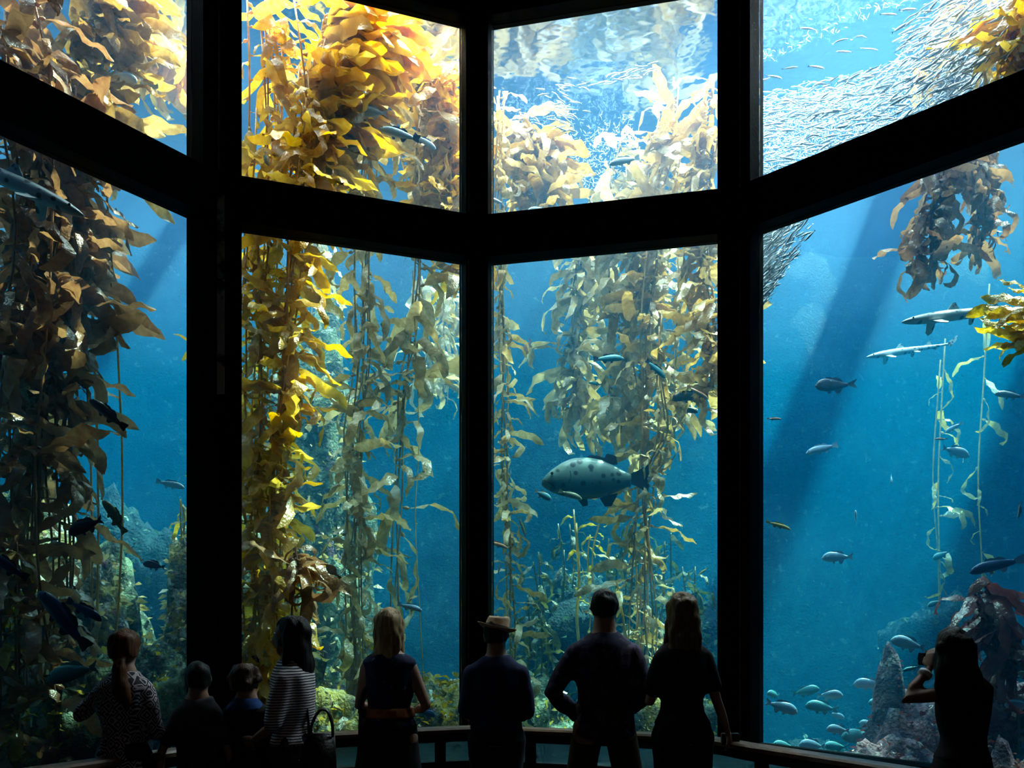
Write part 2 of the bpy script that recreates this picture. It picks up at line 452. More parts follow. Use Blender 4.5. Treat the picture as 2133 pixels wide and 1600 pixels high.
def torso_rings(H, sh, ch, wa, hp, zoff=0.0, infl=0.0, lo='hip', hi='neck', lean=0.0, dep=1.0):
    """elliptic rings of the trunk from crotch to neck; widths are half widths"""
    R = [(.470, hp * .80, .085), (.50, hp, .105), (.54, hp * .98, .108), (.585, wa * 1.04, .092), (.62, wa, .086), (.67, ch * .96, .096), (.72, ch, .108), (.765, ch * 1.02, .108),
         (.792, sh * .95, .100), (.812, sh * .78, .090), (.830, sh * .54, .076), (.848, .072, .064), (.872, .056, .056)]
    out_ = []
    for t, a, b_ in R:
        if lo == 'waist' and t < .585: continue
        if lo == 'hips' and t < .52: continue
        if hi == 'waist' and t > .60: continue
        if hi == 'shirt' and t > .85: continue
        z = t * H
        out_.append((Vector((0, lean * max(0, t - .5) * H, z + zoff)), X, Y, a + infl, (b_ * dep + infl)))
    return out_
def hand(bm, wrist, direction, palm_n, side, s=1.0, curl=.5):
    """palm with four unequal bent fingers and a thumb leaving the side of the palm"""
    d = Vector(direction).normalized(); n_ = Vector(palm_n); n_ = (n_ - d * n_.dot(d)).normalized(); w = d.cross(n_) * side
    wrist = Vector(wrist)
    pal = [wrist, wrist + d * .035 * s, wrist + d * .085 * s]
    loft(bm, [(pal[0], w, n_, .026 * s, .019 * s), (pal[1], w, n_, .036 * s, .018 * s), (pal[2], w, n_, .040 * s, .015 * s), (wrist + d * .095 * s, w, n_, .036 * s, .012 * s)])
    for k, (o_, l_) in enumerate(((-.030, .070), (-.010, .080), (.010, .076), (.029, .060))):
        p = wrist + d * .082 * s + w * o_ * s
        q = p; pts = [p]; a = 0
        for seg in range(3):
            a += curl * (.45 + .25 * seg)
            q = q + (d * cos(a) + n_ * sin(a) + w * o_ * .6) * l_ * s * (.42, .33, .25)[seg]
            pts.append(q)
        limb(bm, pts, [.0095 * s, .009 * s, .0085 * s, .007 * s])
    p = wrist + d * .025 * s - w * .026 * s
    limb(bm, [p, p + (d * .6 - w * .75 + n_ * .2).normalized() * .038 * s, p + (d * .6 - w * .75 + n_ * .2).normalized() * .038 * s + (d * .9 - w * .2 + n_ * .4).normalized() * .042 * s], [.014 * s, .011 * s, .009 * s])
def head_bm(bm, c, hh, fwd, up):
    """head of height hh centred at c with chin, nose, brow, ears; fwd = where the face points"""
    fwd = fwd.normalized(); side = fwd.cross(up).normalized(); up = side.cross(fwd).normalized()
    k = hh / .23
    R = [(-.115, .020, .030, .045), (-.100, .040, .052, .030), (-.07, .056, .072, .012), (-.035, .066, .086, .0), (0, .073, .094, -.004), (.035, .076, .098, -.008), (.065, .072, .092, -.010), (.09, .058, .075, -.012), (.108, .034, .046, -.012), (.115, .012, .018, -.012)]
    loft(bm, [(c + up * z * k + fwd * f * k, side, fwd, a * k, b_ * k) for z, a, b_, f in R])
    # nose, brow, lips, ears
    n0 = c + fwd * .088 * k
    limb(bm, [n0 + up * .012 * k, n0 + fwd * .010 * k - up * .012 * k, n0 + fwd * .020 * k - up * .030 * k], [.009 * k, .011 * k, .013 * k])
    limb(bm, [n0 + up * .022 * k - side * .03 * k, n0 + up * .026 * k + fwd * .003 * k, n0 + up * .022 * k + side * .03 * k], [.008 * k] * 3)
    limb(bm, [n0 - up * .058 * k - side * .018 * k - fwd * .006 * k, n0 - up * .056 * k + fwd * .004 * k, n0 - up * .058 * k + side * .018 * k - fwd * .006 * k], [.006 * k, .008 * k, .006 * k])
    for s in (-1, 1):
        e = c + side * s * .076 * k - fwd * .008 * k
        limb(bm, [e + up * .024 * k, e + side * s * .010 * k, e - up * .026 * k], [.012 * k, .014 * k, .009 * k], .8)
def person(label, px, py, y, top_extra=0.0, rz=0.0, H=None, build=1.0, female=True, pose=None, skin=None, top=None, bottom=None, bottom_kind='trousers', sleeve='short', hair=None, hair_fn=None,
           head_turn=0.0, head_tilt=0.0, lean=0.0, stance=.10, seed=0, hx=0.0, name='person', category='person', coat_long=False):
    """px: column of the head; py: row of the top of the head; y: distance"""
    if H is None: H = EYE + (HY - py) / F * y - top_extra
    x = (px - PX) / F * y
    root = empty(name, (x, y, 0), rz); tag(root, label, category)
    s = H / 1.7
    hh = .232 * s ** .6 if H > 1.4 else .215 * s ** .4
    sh = (.160 if female else .185) * s * build; ch = (.136 if female else .160) * s * build
    wa = (.112 if female else .142) * s * build; hp = (.160 if female else .155) * s * build
    dep = build * s
    bm = bmesh.new()
    loft(bm, torso_rings(H, sh, ch, wa, hp, lean=lean, dep=dep))
    neck = Vector((0, lean * .36 * H, .86 * H))
    fwd = Vector((sin(head_turn), cos(head_turn), -head_tilt)).normalized()
    hc = Vector((hx, lean * .42 * H + .015, H - hh * .5)) + Vector((fwd.x, fwd.y, 0)) * .02 * head_tilt
    upv = (Z - fwd * fwd.z).normalized()
    limb(bm, [neck - Z * .05 * s, neck + Z * .05 * s, hc - Z * .04], [.066 * s * (1 if female else 1.15), .056 * s * (1 if female else 1.2), .055 * s * (1 if female else 1.15)])
    head_bm(bm, hc, hh, fwd, upv)
    # legs
    J = {}
    for sd, S_ in ((-1, 'L'), (1, 'R')):
        hip = Vector((sd * .088 * s * build, 0, .50 * H)); knee = Vector((sd * (stance * .75 + .02), .015, .275 * H)); ank = Vector((sd * stance, -.01, .045 * H))
        J['leg' + S_] = (hip, knee, ank)
        limb(bm, [hip, hip.lerp(knee, .4), knee, knee.lerp(ank, .35), ank], [.088 * s * build, .076 * s * build, .055 * s, .055 * s, .036 * s])
        limb(bm, [ank + Vector((0, -.03, -.025 * s)), ank + Vector((sd * .01, .08, -.042 * s)), ank + Vector((sd * .02, .16 * s, -.045 * s))], [.034 * s, .034 * s, .026 * s], .75)
    # arms : pose gives elbow and wrist offsets from the shoulder, in arm length units
    pose = pose or {}
    arms = {}; hands = []
    for sd, S_ in ((-1, 'L'), (1, 'R')):
        shp = Vector((sd * (sh - .036 * s), lean * .30 * H, .775 * H))
        e, w_, hd = pose.get(S_, (Vector((sd * .06, .0, -.29)), Vector((sd * .05, .10, -.52)), Vector((0, .3, -1))))
        el = shp + Vector(e) * s; wr = shp + Vector(w_) * s
        arms[S_] = (shp, el, wr)
        r0 = (.040 if female else .049) * s * build
        limb(bm, [shp, shp.lerp(el, .5), el, el.lerp(wr, .35), wr], [r0 * 1.05, r0 * .95, r0 * .78, r0 * .80, r0 * .50])
        dirn = (Vector(hd)).normalized()
        hb = bmesh.new(); hand(hb, wr, dirn, Vector((-sd, .2, 0)), sd, s=.95 * s ** .7, curl=.6)
        hands.append(solidify_bm(hb, .0055, smooth=1, name='hand'))
    body = solidify_bm(bm, .014, smooth=3, name='body')
    bm = bmesh.new(); bm.from_mesh(body)
    for h_ in hands: bm.from_mesh(h_); bpy.data.meshes.remove(h_)
    bm.to_mesh(body); bm.free()
    for v in body.vertices: v.co.z = max(v.co.z, .012)
    link('body', body, skin or M_skin, root)
    # eyes
    side = fwd.cross(upv).normalized()
    for sd in (-1, 1):
        b2 = bmesh.new(); bmesh.ops.create_uvsphere(b2, u_segments=10, v_segments=8, radius=.012)
        b2.transform(Matrix.Translation(hc + fwd * .082 * hh / .23 + side * sd * .030 + upv * .004)); me = bpy.data.meshes.new('eye'); b2.to_mesh(me); b2.free()
        link('eye', me, M_eyew, root)
    # top garment
    tm = top or M_black
    bm = bmesh.new()
    rg = torso_rings(H, sh, ch, wa, hp, infl=.014, lo='hips', hi='shirt', lean=lean, dep=dep)
    if sleeve == 'none': rg = rg[:-1]
    if coat_long:
        c0, u, v, a, b_ = rg[0]; rg = [(c0 - Z * .07 * H, u, v, a * 1.04 + .01, b_ * 1.05 + .01)] + rg
    loft(bm, rg)
    for S_ in 'LR':
        shp, el, wr = arms[S_]
        r0 = (.040 if female else .049) * s * build + .011
        if sleeve == 'none':
            continue
        if sleeve == 'short': limb(bm, [shp, shp.lerp(el, .35), shp.lerp(el, .68)], [r0 * 1.02, r0 * 1.06, r0 * 1.06])
        elif sleeve == 'elbow': limb(bm, [shp, shp.lerp(el, .5), shp.lerp(el, .95)], [r0 * 1.02, r0 * 1.04, r0 * .98])
        else: limb(bm, [shp, shp.lerp(el, .5), el, el.lerp(wr, .4), el.lerp(wr, .92)], [r0 * 1.02, r0 * 1.0, r0 * .92, r0 * .88, r0 * .72])
    me = solidify_bm(bm, .016, smooth=2, noise_amp=.014, seed=seed, name='shirt')
    link('shirt', me, tm, root)
    # bottom garment
    bm = bmesh.new()
    rg = torso_rings(H, sh, ch, wa, hp, infl=.010, hi='waist', lean=lean, dep=dep)
    if bottom_kind in ('trousers', 'shorts'):
        loft(bm, rg)
        for S_ in 'LR':
            hip, knee, ank = J['leg' + S_]
            if bottom_kind == 'shorts': limb(bm, [hip, hip.lerp(knee, .5), hip.lerp(knee, .98)], [.088 * s * build, .088 * s * build, .084 * s * build])
            else: limb(bm, [hip, hip.lerp(knee, .5), knee, knee.lerp(ank, .5), ank], [.098 * s * build, .086 * s * build, .068 * s, .062 * s, .056 * s])
        nm = bottom_kind
    else:
        zb = .30 * H if bottom_kind == 'skirt' else .10 * H
        fl = .235 * s * build if bottom_kind == 'skirt' else .25 * s * build
        c0, u, v, a, b_ = rg[0]
        loft(bm, [(Vector((0, 0, zb)), X, Y, fl, fl * .75), (Vector((0, 0, (zb + c0.z) / 2)), X, Y, (fl + hp) / 2 + .01, (fl * .75 + b_) / 2 + .01)] + [(c, u_, v_, a_ + .01, d_ + .01) for c, u_, v_, a_, d_ in rg[1:]])
        nm = 'skirt'
    me = solidify_bm(bm, .018, smooth=2, noise_amp=.014, seed=seed + 5, name=nm, nscale=7)
    link(nm, me, bottom or M_denim, root)
    for S_ in 'LR':
        hip, knee, ank = J['leg' + S_]
        bm = bmesh.new()
        limb(bm, [ank + Vector((0, -.035, -.03 * s)), ank + Vector((0, .07, -.036 * s)), ank + Vector((0, .175 * s, -.040 * s))], [.046 * s, .046 * s, .036 * s], .75)
        me = solidify_bm(bm, .010, smooth=2, name='shoe')
        for v in me.vertices: v.co.z = max(v.co.z, .001)
        link('shoe', me, M_shoe, root)
    if hair_fn:
        bm = bmesh.new(); hair_fn(bm, hc, hh, fwd, upv, side, s)
        me = solidify_bm(bm, .011, smooth=2, noise_amp=.012, seed=seed + 9, name='hair', nscale=24)
        link('hair', me, hair, root)
    return root, arms, hc, hh, H
def cap(bm, hc, hh, fwd, up, side, k=1.06, low=-.03, back=1.0, top=1.0):
    """skull cap of hair, open at the face"""
    q = hh / .23
    R = [(low, .074, .088, -.020), (0, .080, .094, -.020), (.035, .083, .098, -.018), (.068, .079, .094, -.015), (.095, .063, .078, -.012), (.115 * top, .040, .052, -.012), (.124 * top, .014, .02, -.012)]
    loft(bm, [(hc + up * z * q + fwd * (f - .004) * q, side, fwd, a * q * k, b_ * q * k * .98) for z, a, b_, f in R])
def hair_short(bm, hc, hh, f, u, s, sc_): cap(bm, hc, hh, f, u, s, k=1.03, low=-.045)
def hair_curly(bm, hc, hh, f, u, s, sc_):
    cap(bm, hc, hh, f, u, s, k=1.10, low=-.06)
    r_ = random.Random(4)
    for k in range(46):
        a = r_.uniform(0, 6.28); e = r_.uniform(-.3, 1.5)
        d = (s * cos(a) + f * sin(a)) * cos(e) + u * sin(e)
        if d.dot(f) > .55 and e < .6: continue
        p = hc + d * .098 * hh / .23 - f * .012
        limb(bm, [p, p + d * .012], [.018, .015])
def hair_long(length, width=.085, spread=1.1, depth=.05, k=1.08, wave=0.0):
    def fn(bm, hc, hh, f, u, s, sc_):
        cap(bm, hc, hh, f, u, s, k=k, low=-.06)
        q = hh / .23; n = 8; rg = []
        for i in range(n + 1):
            t = i / n
            c = hc - f * (.045 + .035 * min(1, t * 2)) * q - Z * (t * length - .03)
            w = (width * (1 + (spread - 1) * min(1, t * 1.6))) * q * (1 if t < .8 else 1 - (t - .8) * 2.2)
            rg.append((c + s * wave * sin(t * 7), s, f, w, depth * q * (1.15 - .55 * t)))
        loft(bm, rg)
        for sd in (-1, 1):   # side locks framing the face
            p = hc + s * sd * .078 * q - f * .01
            limb(bm, [p + u * .05, p - Z * .05, p - Z * min(.2, length * .6) + s * sd * .006], [.020 * q, .026 * q, .022 * q])
    return fn
def hair_pony(length):
    def fn(bm, hc, hh, f, u, s, sc_):
        cap(bm, hc, hh, f, u, s, k=1.07, low=-.05)
        q = hh / .23
        p = hc - f * .09 * q - u * .035
        limb(bm, [p, p - f * .03 - Z * .06, p - f * .035 - Z * .16 + s * .012, p - f * .02 - Z * length * .8 + s * .03, p - f * .01 - Z * length + s * .04], [.030, .036, .048, .042, .018])
    return fn
V = Vector
ARMS_FRONT = {'L': (V((-.10, .02, -.27)), V((.06, .20, -.36)), V((1, .5, 0))), 'R': (V((.10, .02, -.27)), V((-.06, .20, -.36)), V((-1, .5, 0)))}
ARMS_HIPS = {'L': (V((-.15, -.02, -.25)), V((-.01, .12, -.44)), V((.7, .6, -.3))), 'R': (V((.13, -.02, -.27)), V((.02, .15, -.44)), V((-.7, .6, -.3)))}
PHONE_UP = {'L': (V((-.13, .08, -.20)), V((-.05, .26, -.02)), V((.3, .3, .9))), 'R': (V((.09, .06, -.27)), V((-.02, .26, -.20)), V((-.2, .5, .7)))}
ARMS_DOWN = {}
print('people')
# 1 ponytail woman holding a phone
P1 = person('woman with auburn ponytail and pale geometric print jacket, holding up a phone', 258, 1313, 4.85, pose={'L': (V((-.17, .03, -.17)), V((-.08, .24, .03)), V((.5, .3, .8))), 'R': (V((.08, .0, -.28)), V((.0, .22, -.30)), V((-.6, .6, .3)))},
            top=M_print, bottom=M_black, sleeve='long', hair=H_auburn, hair_fn=hair_pony(.30), seed=1, head_turn=-.15, build=1.05, coat_long=True)
# 2 boy in grey t-shirt
P2 = person('child with short dark hair and plain grey t-shirt, arms hanging, left of the black post', 412, 1381, 4.95, top=M_grey, bottom=M_black, sleeve='short', hair=H_black, hair_fn=hair_short, seed=2, female=False, build=.92, stance=.08,
            pose={'L': (V((-.13, -.01, -.27)), V((-.17, .03, -.55)), V((-.1, .1, -1))), 'R': (V((.10, .0, -.28)), V((.14, .06, -.52)), V((.1, .2, -1)))}, head_turn=-.2)
# 3 curly child
P3 = person('child with bushy brown hair and blue collar, left of the striped woman', 513, 1384, 5.0, top=M_black, bottom=M_black, sleeve='long', hair=H_brown, hair_fn=hair_curly, seed=3, female=False, build=.95, stance=.08, head_turn=.5)
# 4 striped woman in profile
P4_ = person('woman in profile facing left with long black hair and striped short sleeved top', 610, 1284, 4.9, rz=radians(84), top=M_stripe, bottom=M_black, bottom_kind='shorts', sleeve='elbow', hair=H_black, hair_fn=hair_long(.34, .085, 1.05, .062), seed=4, build=1.12, head_tilt=-.05,
             pose={'R': (V((.06, -.03, -.28)), V((.03, .16, -.40)), V((-.2, .8, -.5))), 'L': (V((-.05, .05, -.27)), V((.02, .20, -.36)), V((.5, .7, -.2)))})
# 5 blonde woman in dark dress
P5 = person('woman from behind with half tied blonde wavy hair, sleeveless dark dress and orange sash', 810, 1269, 5.5, top=M_flower, bottom=M_black, bottom_kind='long_skirt', sleeve='none', hair=H_blonde, hair_fn=hair_long(.36, .085, 1.0, .05, wave=.012), seed=5, build=1.12,
            pose={'L': (V((-.06, .02, -.27)), V((.05, .24, -.30)), V((.8, .6, 0))), 'R': (V((.11, .0, -.27)), V((.0, .20, -.32)), V((-.9, .4, 0)))}, head_tilt=.0)
# 6 man with hat
P6 = person('man from behind in a tan brimmed hat and navy shirt, beside the centre post', 1034, 1289, 5.6, top=M_navy, bottom=M_denim, sleeve='elbow', hair=H_black, hair_fn=hair_short, seed=6, female=False, build=1.10,
            pose={'R': (V((.05, .02, -.29)), V((-.02, .22, -.36)), V((-.8, .6, 0))), 'L': (V((-.05, .02, -.28)), V((.0, .22, -.36)), V((.8, .6, 0)))}, head_turn=.2)
# 7 tall man
P7 = person('tall man with short dark hair, checked blue shirt and knee shorts', 1259, 1229, 5.5, rz=-.03, top=M_plaid, bottom=M_khaki, bottom_kind='shorts', sleeve='long', hair=H_black, hair_fn=hair_short, seed=7, female=False, build=1.12, stance=.19,
            pose={'L': (V((-.16, -.02, -.26)), V((.02, .14, -.42)), V((.8, .5, -.1))), 'R': (V((.07, .0, -.30)), V((-.05, .18, -.40)), V((-.8, .5, -.1)))}, coat_long=True)
# 8 long haired woman
P8 = person('woman with long straight dark blonde hair and dark outfit, before the right post', 1422, 1236, 5.2, top=M_black, bottom=M_black, sleeve='short', hair=H_dblonde, hair_fn=hair_long(.36, .090, 1.12, .05), seed=8, build=1.0,
            pose={'L': (V((-.07, .04, -.28)), V((.02, .24, -.18)), V((.5, .3, .8))), 'R': (V((.08, .0, -.26)), V((.17, .10, -.46)), V((.3, .5, -.8)))})
# 9 woman with raised arms
P9 = person('woman alone at the right, long black hair, black top, both arms raised holding a camera', 2006, 1309, 4.55, hx=-.05, rz=radians(15), top=M_black, bottom=M_black, sleeve='none', hair=H_black, hair_fn=hair_long(.34, .10, 1.30, .055), seed=9, build=1.10, head_turn=.35, head_tilt=-.1, skin=M_skin_dark,
            pose={'L': (V((-.215, .07, -.035)), V((-.005, .10, .145)), V((.30, .25, .9))), 'R': (V((.04, .17, -.13)), V((-.10, .22, .12)), V((-.3, .1, .9)))})

def attach(root, name, me, mat): return link(name, me, mat, root)
# sash of the dress
r5, _, _, _, H5 = P5
bm = bmesh.new(); s5 = H5 / 1.7 * 1.12
loft(bm, [(V((0, 0, .575 * H5)), X, Y, .135 * s5 + .026, .092 * s5 + .030), (V((0, 0, .60 * H5)), X, Y, .127 * s5 + .026, .088 * s5 + .030), (V((0, 0, .615 * H5)), X, Y, .125 * s5 + .024, .086 * s5 + .028)])
attach([c for c in r5.children if c.name.startswith('skirt')][0], 'sash', solidify_bm(bm, .009, 2, .004, name='sash'), M_belt)
# blue collar on the curly child
r3, _, hc3, hh3, H3 = P3
bm = bmesh.new()
loft(bm, [(V((0, 0, .80 * H3)), X, Y, .125, .09), (V((0, 0, .83 * H3)), X, Y, .09, .075), (V((0, 0, .85 * H3)), X, Y, .066, .062)])
attach([c for c in r3.children if c.name.startswith('shirt')][0], 'collar', solidify_bm(bm, .01, 2, .008, name='collar'), M_bluecl)
# hat: rests on the man's head, a thing of its own
r6, _, hc6, hh6, H6 = P6
hat = empty('brimmed_hat', r6.matrix_world @ V((0, 0, 0))); hat.location = (r6.location.x + hc6.x, r6.location.y + hc6.y - .01, H6 - .075)
tag(hat, 'tan brimmed hat with black band and pinched crown on the man beside the centre post', 'hat')
bm = bmesh.new(); rows = []
prof = [(.082, -.004, 0), (.098, .000, 0), (.135, .004, 0), (.148, .012, 0), (.150, .016, 0), (.135, .010, 0), (.100, .007, 0), (.094, .012, 0), (.090, .05, .0), (.084, .085, .0), (.074, .104, .004), (.050, .104, .014), (.025, .094, .02), (.002, .090, .02)]
for r_, z_, pin in prof:
    row = []
    for k in range(32):
        a = 2 * pi * k / 32
        rr = r_ * (1.0 if z_ < .02 and r_ > .095 else 1.0)
        zz = z_ + (.018 * abs(cos(a)) ** 2 * (r_ - .09) / .06 if r_ > .1 else 0) - pin * .6 * (abs(sin(a)) ** 2)
        if z_ > .07: zz += .012 * cos(a - .6)
        row.append(bm.verts.new((rr * cos(a), rr * sin(a) * 1.16, zz)))
    rows.append(row)
for i in range(len(rows) - 1):
    for k in range(32): bm.faces.new((rows[i][k], rows[i][(k + 1) % 32], rows[i + 1][(k + 1) % 32], rows[i + 1][k]))
bm.faces.new(rows[-1])
bmesh.ops.recalc_face_normals(bm, faces=bm.faces)
for f in bm.faces: f.smooth = True
me = bpy.data.meshes.new('crown'); bm.to_mesh(me); bm.free()
link('crown_and_brim', me, M_felt, hat)
bm = bmesh.new(); rows = []
for r_, z_ in ((.0955, .012), (.0945, .014), (.0925, .036), (.0905, .036)):
    rows.append([bm.verts.new((r_ * cos(2 * pi * k / 32), r_ * 1.16 * sin(2 * pi * k / 32), z_)) for k in range(32)])
for i in range(3):
    for k in range(32): bm.faces.new((rows[i][k], rows[i][(k + 1) % 32], rows[i + 1][(k + 1) % 32], rows[i + 1][k]))
for f in bm.faces: f.smooth = True
me = bpy.data.meshes.new('hat_band'); bm.to_mesh(me); bm.free()
link('hat_band', me, M_black, hat)
hat.rotation_euler = (radians(-6), radians(12), 0); hat.scale = (.86, .86, .9)

# bags and cameras : things of their own
def handbag(label, loc, rz, w, h, d, strap_top, strap2=None, zsh=None):
    root = empty('handbag', loc, rz); tag(root, label, 'bag')
    bm = bmesh.new(); bmesh.ops.create_cube(bm, size=1.0)
    for v in bm.verts:
        v.co.x *= w * (1.0 if v.co.z < 0 else .86); v.co.y *= d * (1 if v.co.z < 0 else .6); v.co.z *= h
    bmesh.ops.bevel(bm, geom=bm.edges[:], offset=.014, segments=3, affect='EDGES')
    bm.transform(Matrix.Translation((0, 0, h / 2)))
    for f in bm.faces: f.smooth = True
    me = bpy.data.meshes.new('bag_body'); bm.to_mesh(me); bm.free()
    link('bag_body', me, M_leather, root)
    for sd in (-1, 1):
        pts = [V((-.36 * w, sd * d * .3, h - .02)), V((-.30 * w, sd * d * .35, h + .06)), V((-.05 * w, sd * d * .2, h + .13)), V((.20 * w, sd * d * .2, h + .12)), V((.34 * w, sd * d * .35, h + .05)), V((.36 * w, sd * d * .3, h - .02))]
        link('handle', tube_mesh('handle', smooth_path(pts, 14), .008, 6), M_leather, root)
    if strap_top is not None:
        pts = [V((-.42 * w, 0, h - .03)), V((-.42 * w, 0, h + .05)), (V((-.42 * w, 0, h)) + V(strap_top)) * .5 + V((0, -.01, 0)), V(strap_top)]
        link('shoulder_strap', tube_mesh('shoulder_strap', smooth_path(pts, 14), .008, 6), M_leather, root)
    return root
bx = at(670, 1520, 4.85)
handbag('black handbag with two raised handles hanging behind the striped woman', (bx.x, bx.y, bx.z - .27), radians(10), .17, .25, .09, (-.10, .02, .62))
bx = at(764, 1470, 5.45)
handbag('small black bag hanging from the left arm of the blonde woman', (bx.x - .01, bx.y, bx.z - .24), .1, .09, .22, .07, (.02, .0, .40))
def camera_thing(label, loc, rz, phone=False, pitch=0.0):
    root = empty('mobile_phone' if phone else 'compact_camera', loc, rz); tag(root, label, 'phone' if phone else 'camera')
    w, h, d = (.075, .15, .009) if phone else (.11, .068, .04)
    bm = bmesh.new(); bmesh.ops.create_cube(bm, size=1.0)
    for v in bm.verts: v.co.x *= w; v.co.y *= d; v.co.z *= h
    bmesh.ops.bevel(bm, geom=bm.edges[:], offset=.004, segments=2, affect='EDGES')
    me = bpy.data.meshes.new('casing'); bm.to_mesh(me); bm.free()
    link('casing', me, M_rail, root)
    bm = bmesh.new(); bmesh.ops.create_cone(bm, cap_ends=True, segments=16, radius1=.006 if phone else .024, radius2=.005 if phone else .021, depth=.004 if phone else .035)
    bm.transform(Matrix.Translation((.02 if phone else 0, d / 2 + (.001 if phone else .015), .05 if phone else 0)) @ Matrix.Rotation(radians(-90), 4, 'X'))
    me = bpy.data.meshes.new('lens'); bm.to_mesh(me); bm.free()
    link('lens', me, M_eye_dark, root)
    return root
M_eye_dark = simple_mat('dark_lens_glass', (0.01, 0.01, 0.012), rough=.1)
def wpos(P, S_, extra):
    root, arms = P[0], P[1]
    bpy.context.view_layer.update()
    return root.matrix_world @ (arms[S_][2] + V(extra))
camera_thing('dark phone held up by the ponytail woman', wpos(P1, 'L', (.075, .10, .09)), 0, phone=True)
camera_thing('small camera held to the face of the woman with raised arms', wpos(P9, 'L', (.09, .12, .04)), radians(22))
camera_thing('small camera held out by the long haired woman against the right post', wpos(P8, 'R', (.03, .06, -.05)), 0)
# wristband of the woman with raised arms
r9 = P9[0]; a9 = P9[1]['L']
q = a9[1].lerp(a9[2], .80); dd = (a9[2] - a9[1]).normalized()
link('bracelet', tube_mesh('bracelet', [q - dd * .012, q + dd * .012], .036, 16), simple_mat('pale_bracelet', (.6, .6, .6), rough=.3), r9)['label'] = 'pale metal bracelet'
# tank shell
def rock_mat(name, cols, scale=3.0):
    """encrusted rock: patches of several growth colours over dark stone"""
    m, nt, out = node_mat(name)
    b = N(nt, 'ShaderNodeBsdfPrincipled', Roughness=0.85)
    tc = N(nt, 'ShaderNodeTexCoord')
    prev = None
    for i, (c, sc_, lo, hi) in enumerate(cols):
        if i == 0:
            rgb = N(nt, 'ShaderNodeRGB'); rgb.outputs[0].default_value = (*c, 1); prev = (rgb, 0); continue
        mp = N(nt, 'ShaderNodeMapping'); mp.inputs['Location'].default_value = (i * 7.3, i * 3.1, i * 5.7)
        nz = N(nt, 'ShaderNodeTexNoise', Scale=sc_ * scale, Detail=5.0, Roughness=0.6)
        cr = N(nt, 'ShaderNodeValToRGB')
        cr.color_ramp.elements[0].position = lo; cr.color_ramp.elements[1].position = hi
        mix = N(nt, 'ShaderNodeMix'); mix.data_type = 'RGBA'
        L(nt, tc, 'Object', mp, 'Vector'); L(nt, mp, 'Vector', nz, 'Vector'); L(nt, nz, 'Fac', cr, 'Fac')
        L(nt, cr, 'Color', mix, 0)
        nt.links.new(prev[0].outputs[prev[1]], mix.inputs[6]); mix.inputs[7].default_value = (*c, 1)
        prev = (mix, 2)
    nt.links.new(prev[0].outputs[prev[1]], b.inputs['Base Color'])
    vz = N(nt, 'ShaderNodeTexNoise', Scale=9.0 * scale, Detail=6.0)
    bp = N(nt, 'ShaderNodeBump', Strength=0.9, Distance=0.05)
    L(nt, tc, 'Object', vz, 'Vector'); L(nt, vz, 'Fac', bp, 'Height'); L(nt, bp, 'Normal', b, 'Normal')
    L(nt, b, 0, out, 'Surface')
    return m
M_reef_bright = rock_mat('encrusted_rock_bright', [((0.10, 0.11, 0.08), 1, 0, 1), ((0.45, 0.36, 0.10), 1.1, .48, .56), ((0.75, 0.72, 0.62), 1.6, .54, .60), ((0.42, 0.16, 0.20), 2.0, .60, .66), ((0.06, 0.16, 0.13), 0.8, .55, .62)])
M_reef_teal = rock_mat('encrusted_rock_teal', [((0.05, 0.08, 0.06), 1, 0, 1), ((0.22, 0.30, 0.18), 1.2, .47, .56), ((0.55, 0.60, 0.45), 2.0, .57, .63), ((0.20, 0.10, 0.16), 1.5, .60, .68)])
M_reef_purple = rock_mat('encrusted_rock_purple', [((0.07, 0.05, 0.07), 1, 0, 1), ((0.34, 0.17, 0.19), 1.2, .47, .58), ((0.40, 0.34, 0.30), 2.0, .57, .64), ((0.10, 0.09, 0.15), 0.9, .55, .65)])
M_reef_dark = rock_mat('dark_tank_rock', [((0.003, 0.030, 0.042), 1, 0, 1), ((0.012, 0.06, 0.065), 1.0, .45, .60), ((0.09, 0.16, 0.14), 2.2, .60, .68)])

def relief_wall(name, p, q, z0, z1, mat, nx=70, nz=36, amp=0.45, seed=0, thick=0.5, inward=(0, -1)):
    """rocky wall of the tank with real relief, closed behind"""
    vs, fs = [], []
    inn = Vector((inward[0], inward[1], 0))
    for j in range(nz + 1):
        for i in range(nx + 1):
            u, v = i / nx, j / nz
            pt = Vector((p[0] + (q[0] - p[0]) * u, p[1] + (q[1] - p[1]) * u, z0 + (z1 - z0) * v))
            k = Vector((pt.x * .5 + seed, pt.y * .5, pt.z * .5))
            h = noise.fractal(k, 1.0, 2.0, 5) * amp + max(0, noise.noise(k * 0.7) * amp * 1.5)
            h += (1 - v) ** 3 * 0.8
            vs.append(pt + inn * max(-thick * .6, h))
    n = len(vs)
    for j in range(nz):
        for i in range(nx):
            a = j * (nx + 1) + i
            fs.append((a, a + 1, a + nx + 2, a + nx + 1))
    c = [Vector((p[0], p[1], z0)) - inn * thick, Vector((q[0], q[1], z0)) - inn * thick, Vector((q[0], q[1], z1)) - inn * thick, Vector((p[0], p[1], z1)) - inn * thick]
    vs += c
    fs.append((n, n + 1, n + 2, n + 3)[::-1])
    fs.append((0, nx, n + 1, n)[::-1]); fs.append((nz * (nx + 1), n + 3, n + 2, n + nx * 0 + nz * (nx + 1) + nx - n)[::1] if False else (nz * (nx + 1), nz * (nx + 1) + nx, n + 2, n + 3))
    fs.append((0, n, n + 3, nz * (nx + 1))); fs.append((nx, n + 1, n + 2, nz * (nx + 1) + nx))
    o = link(name, mesh_from(name, vs, fs), mat); o['kind'] = 'structure'; return o
relief_wall('wall_tank_back', (-TX, TY - .2), (TX, TY - .2), -0.9, 9.2, M_reef_dark, seed=1)
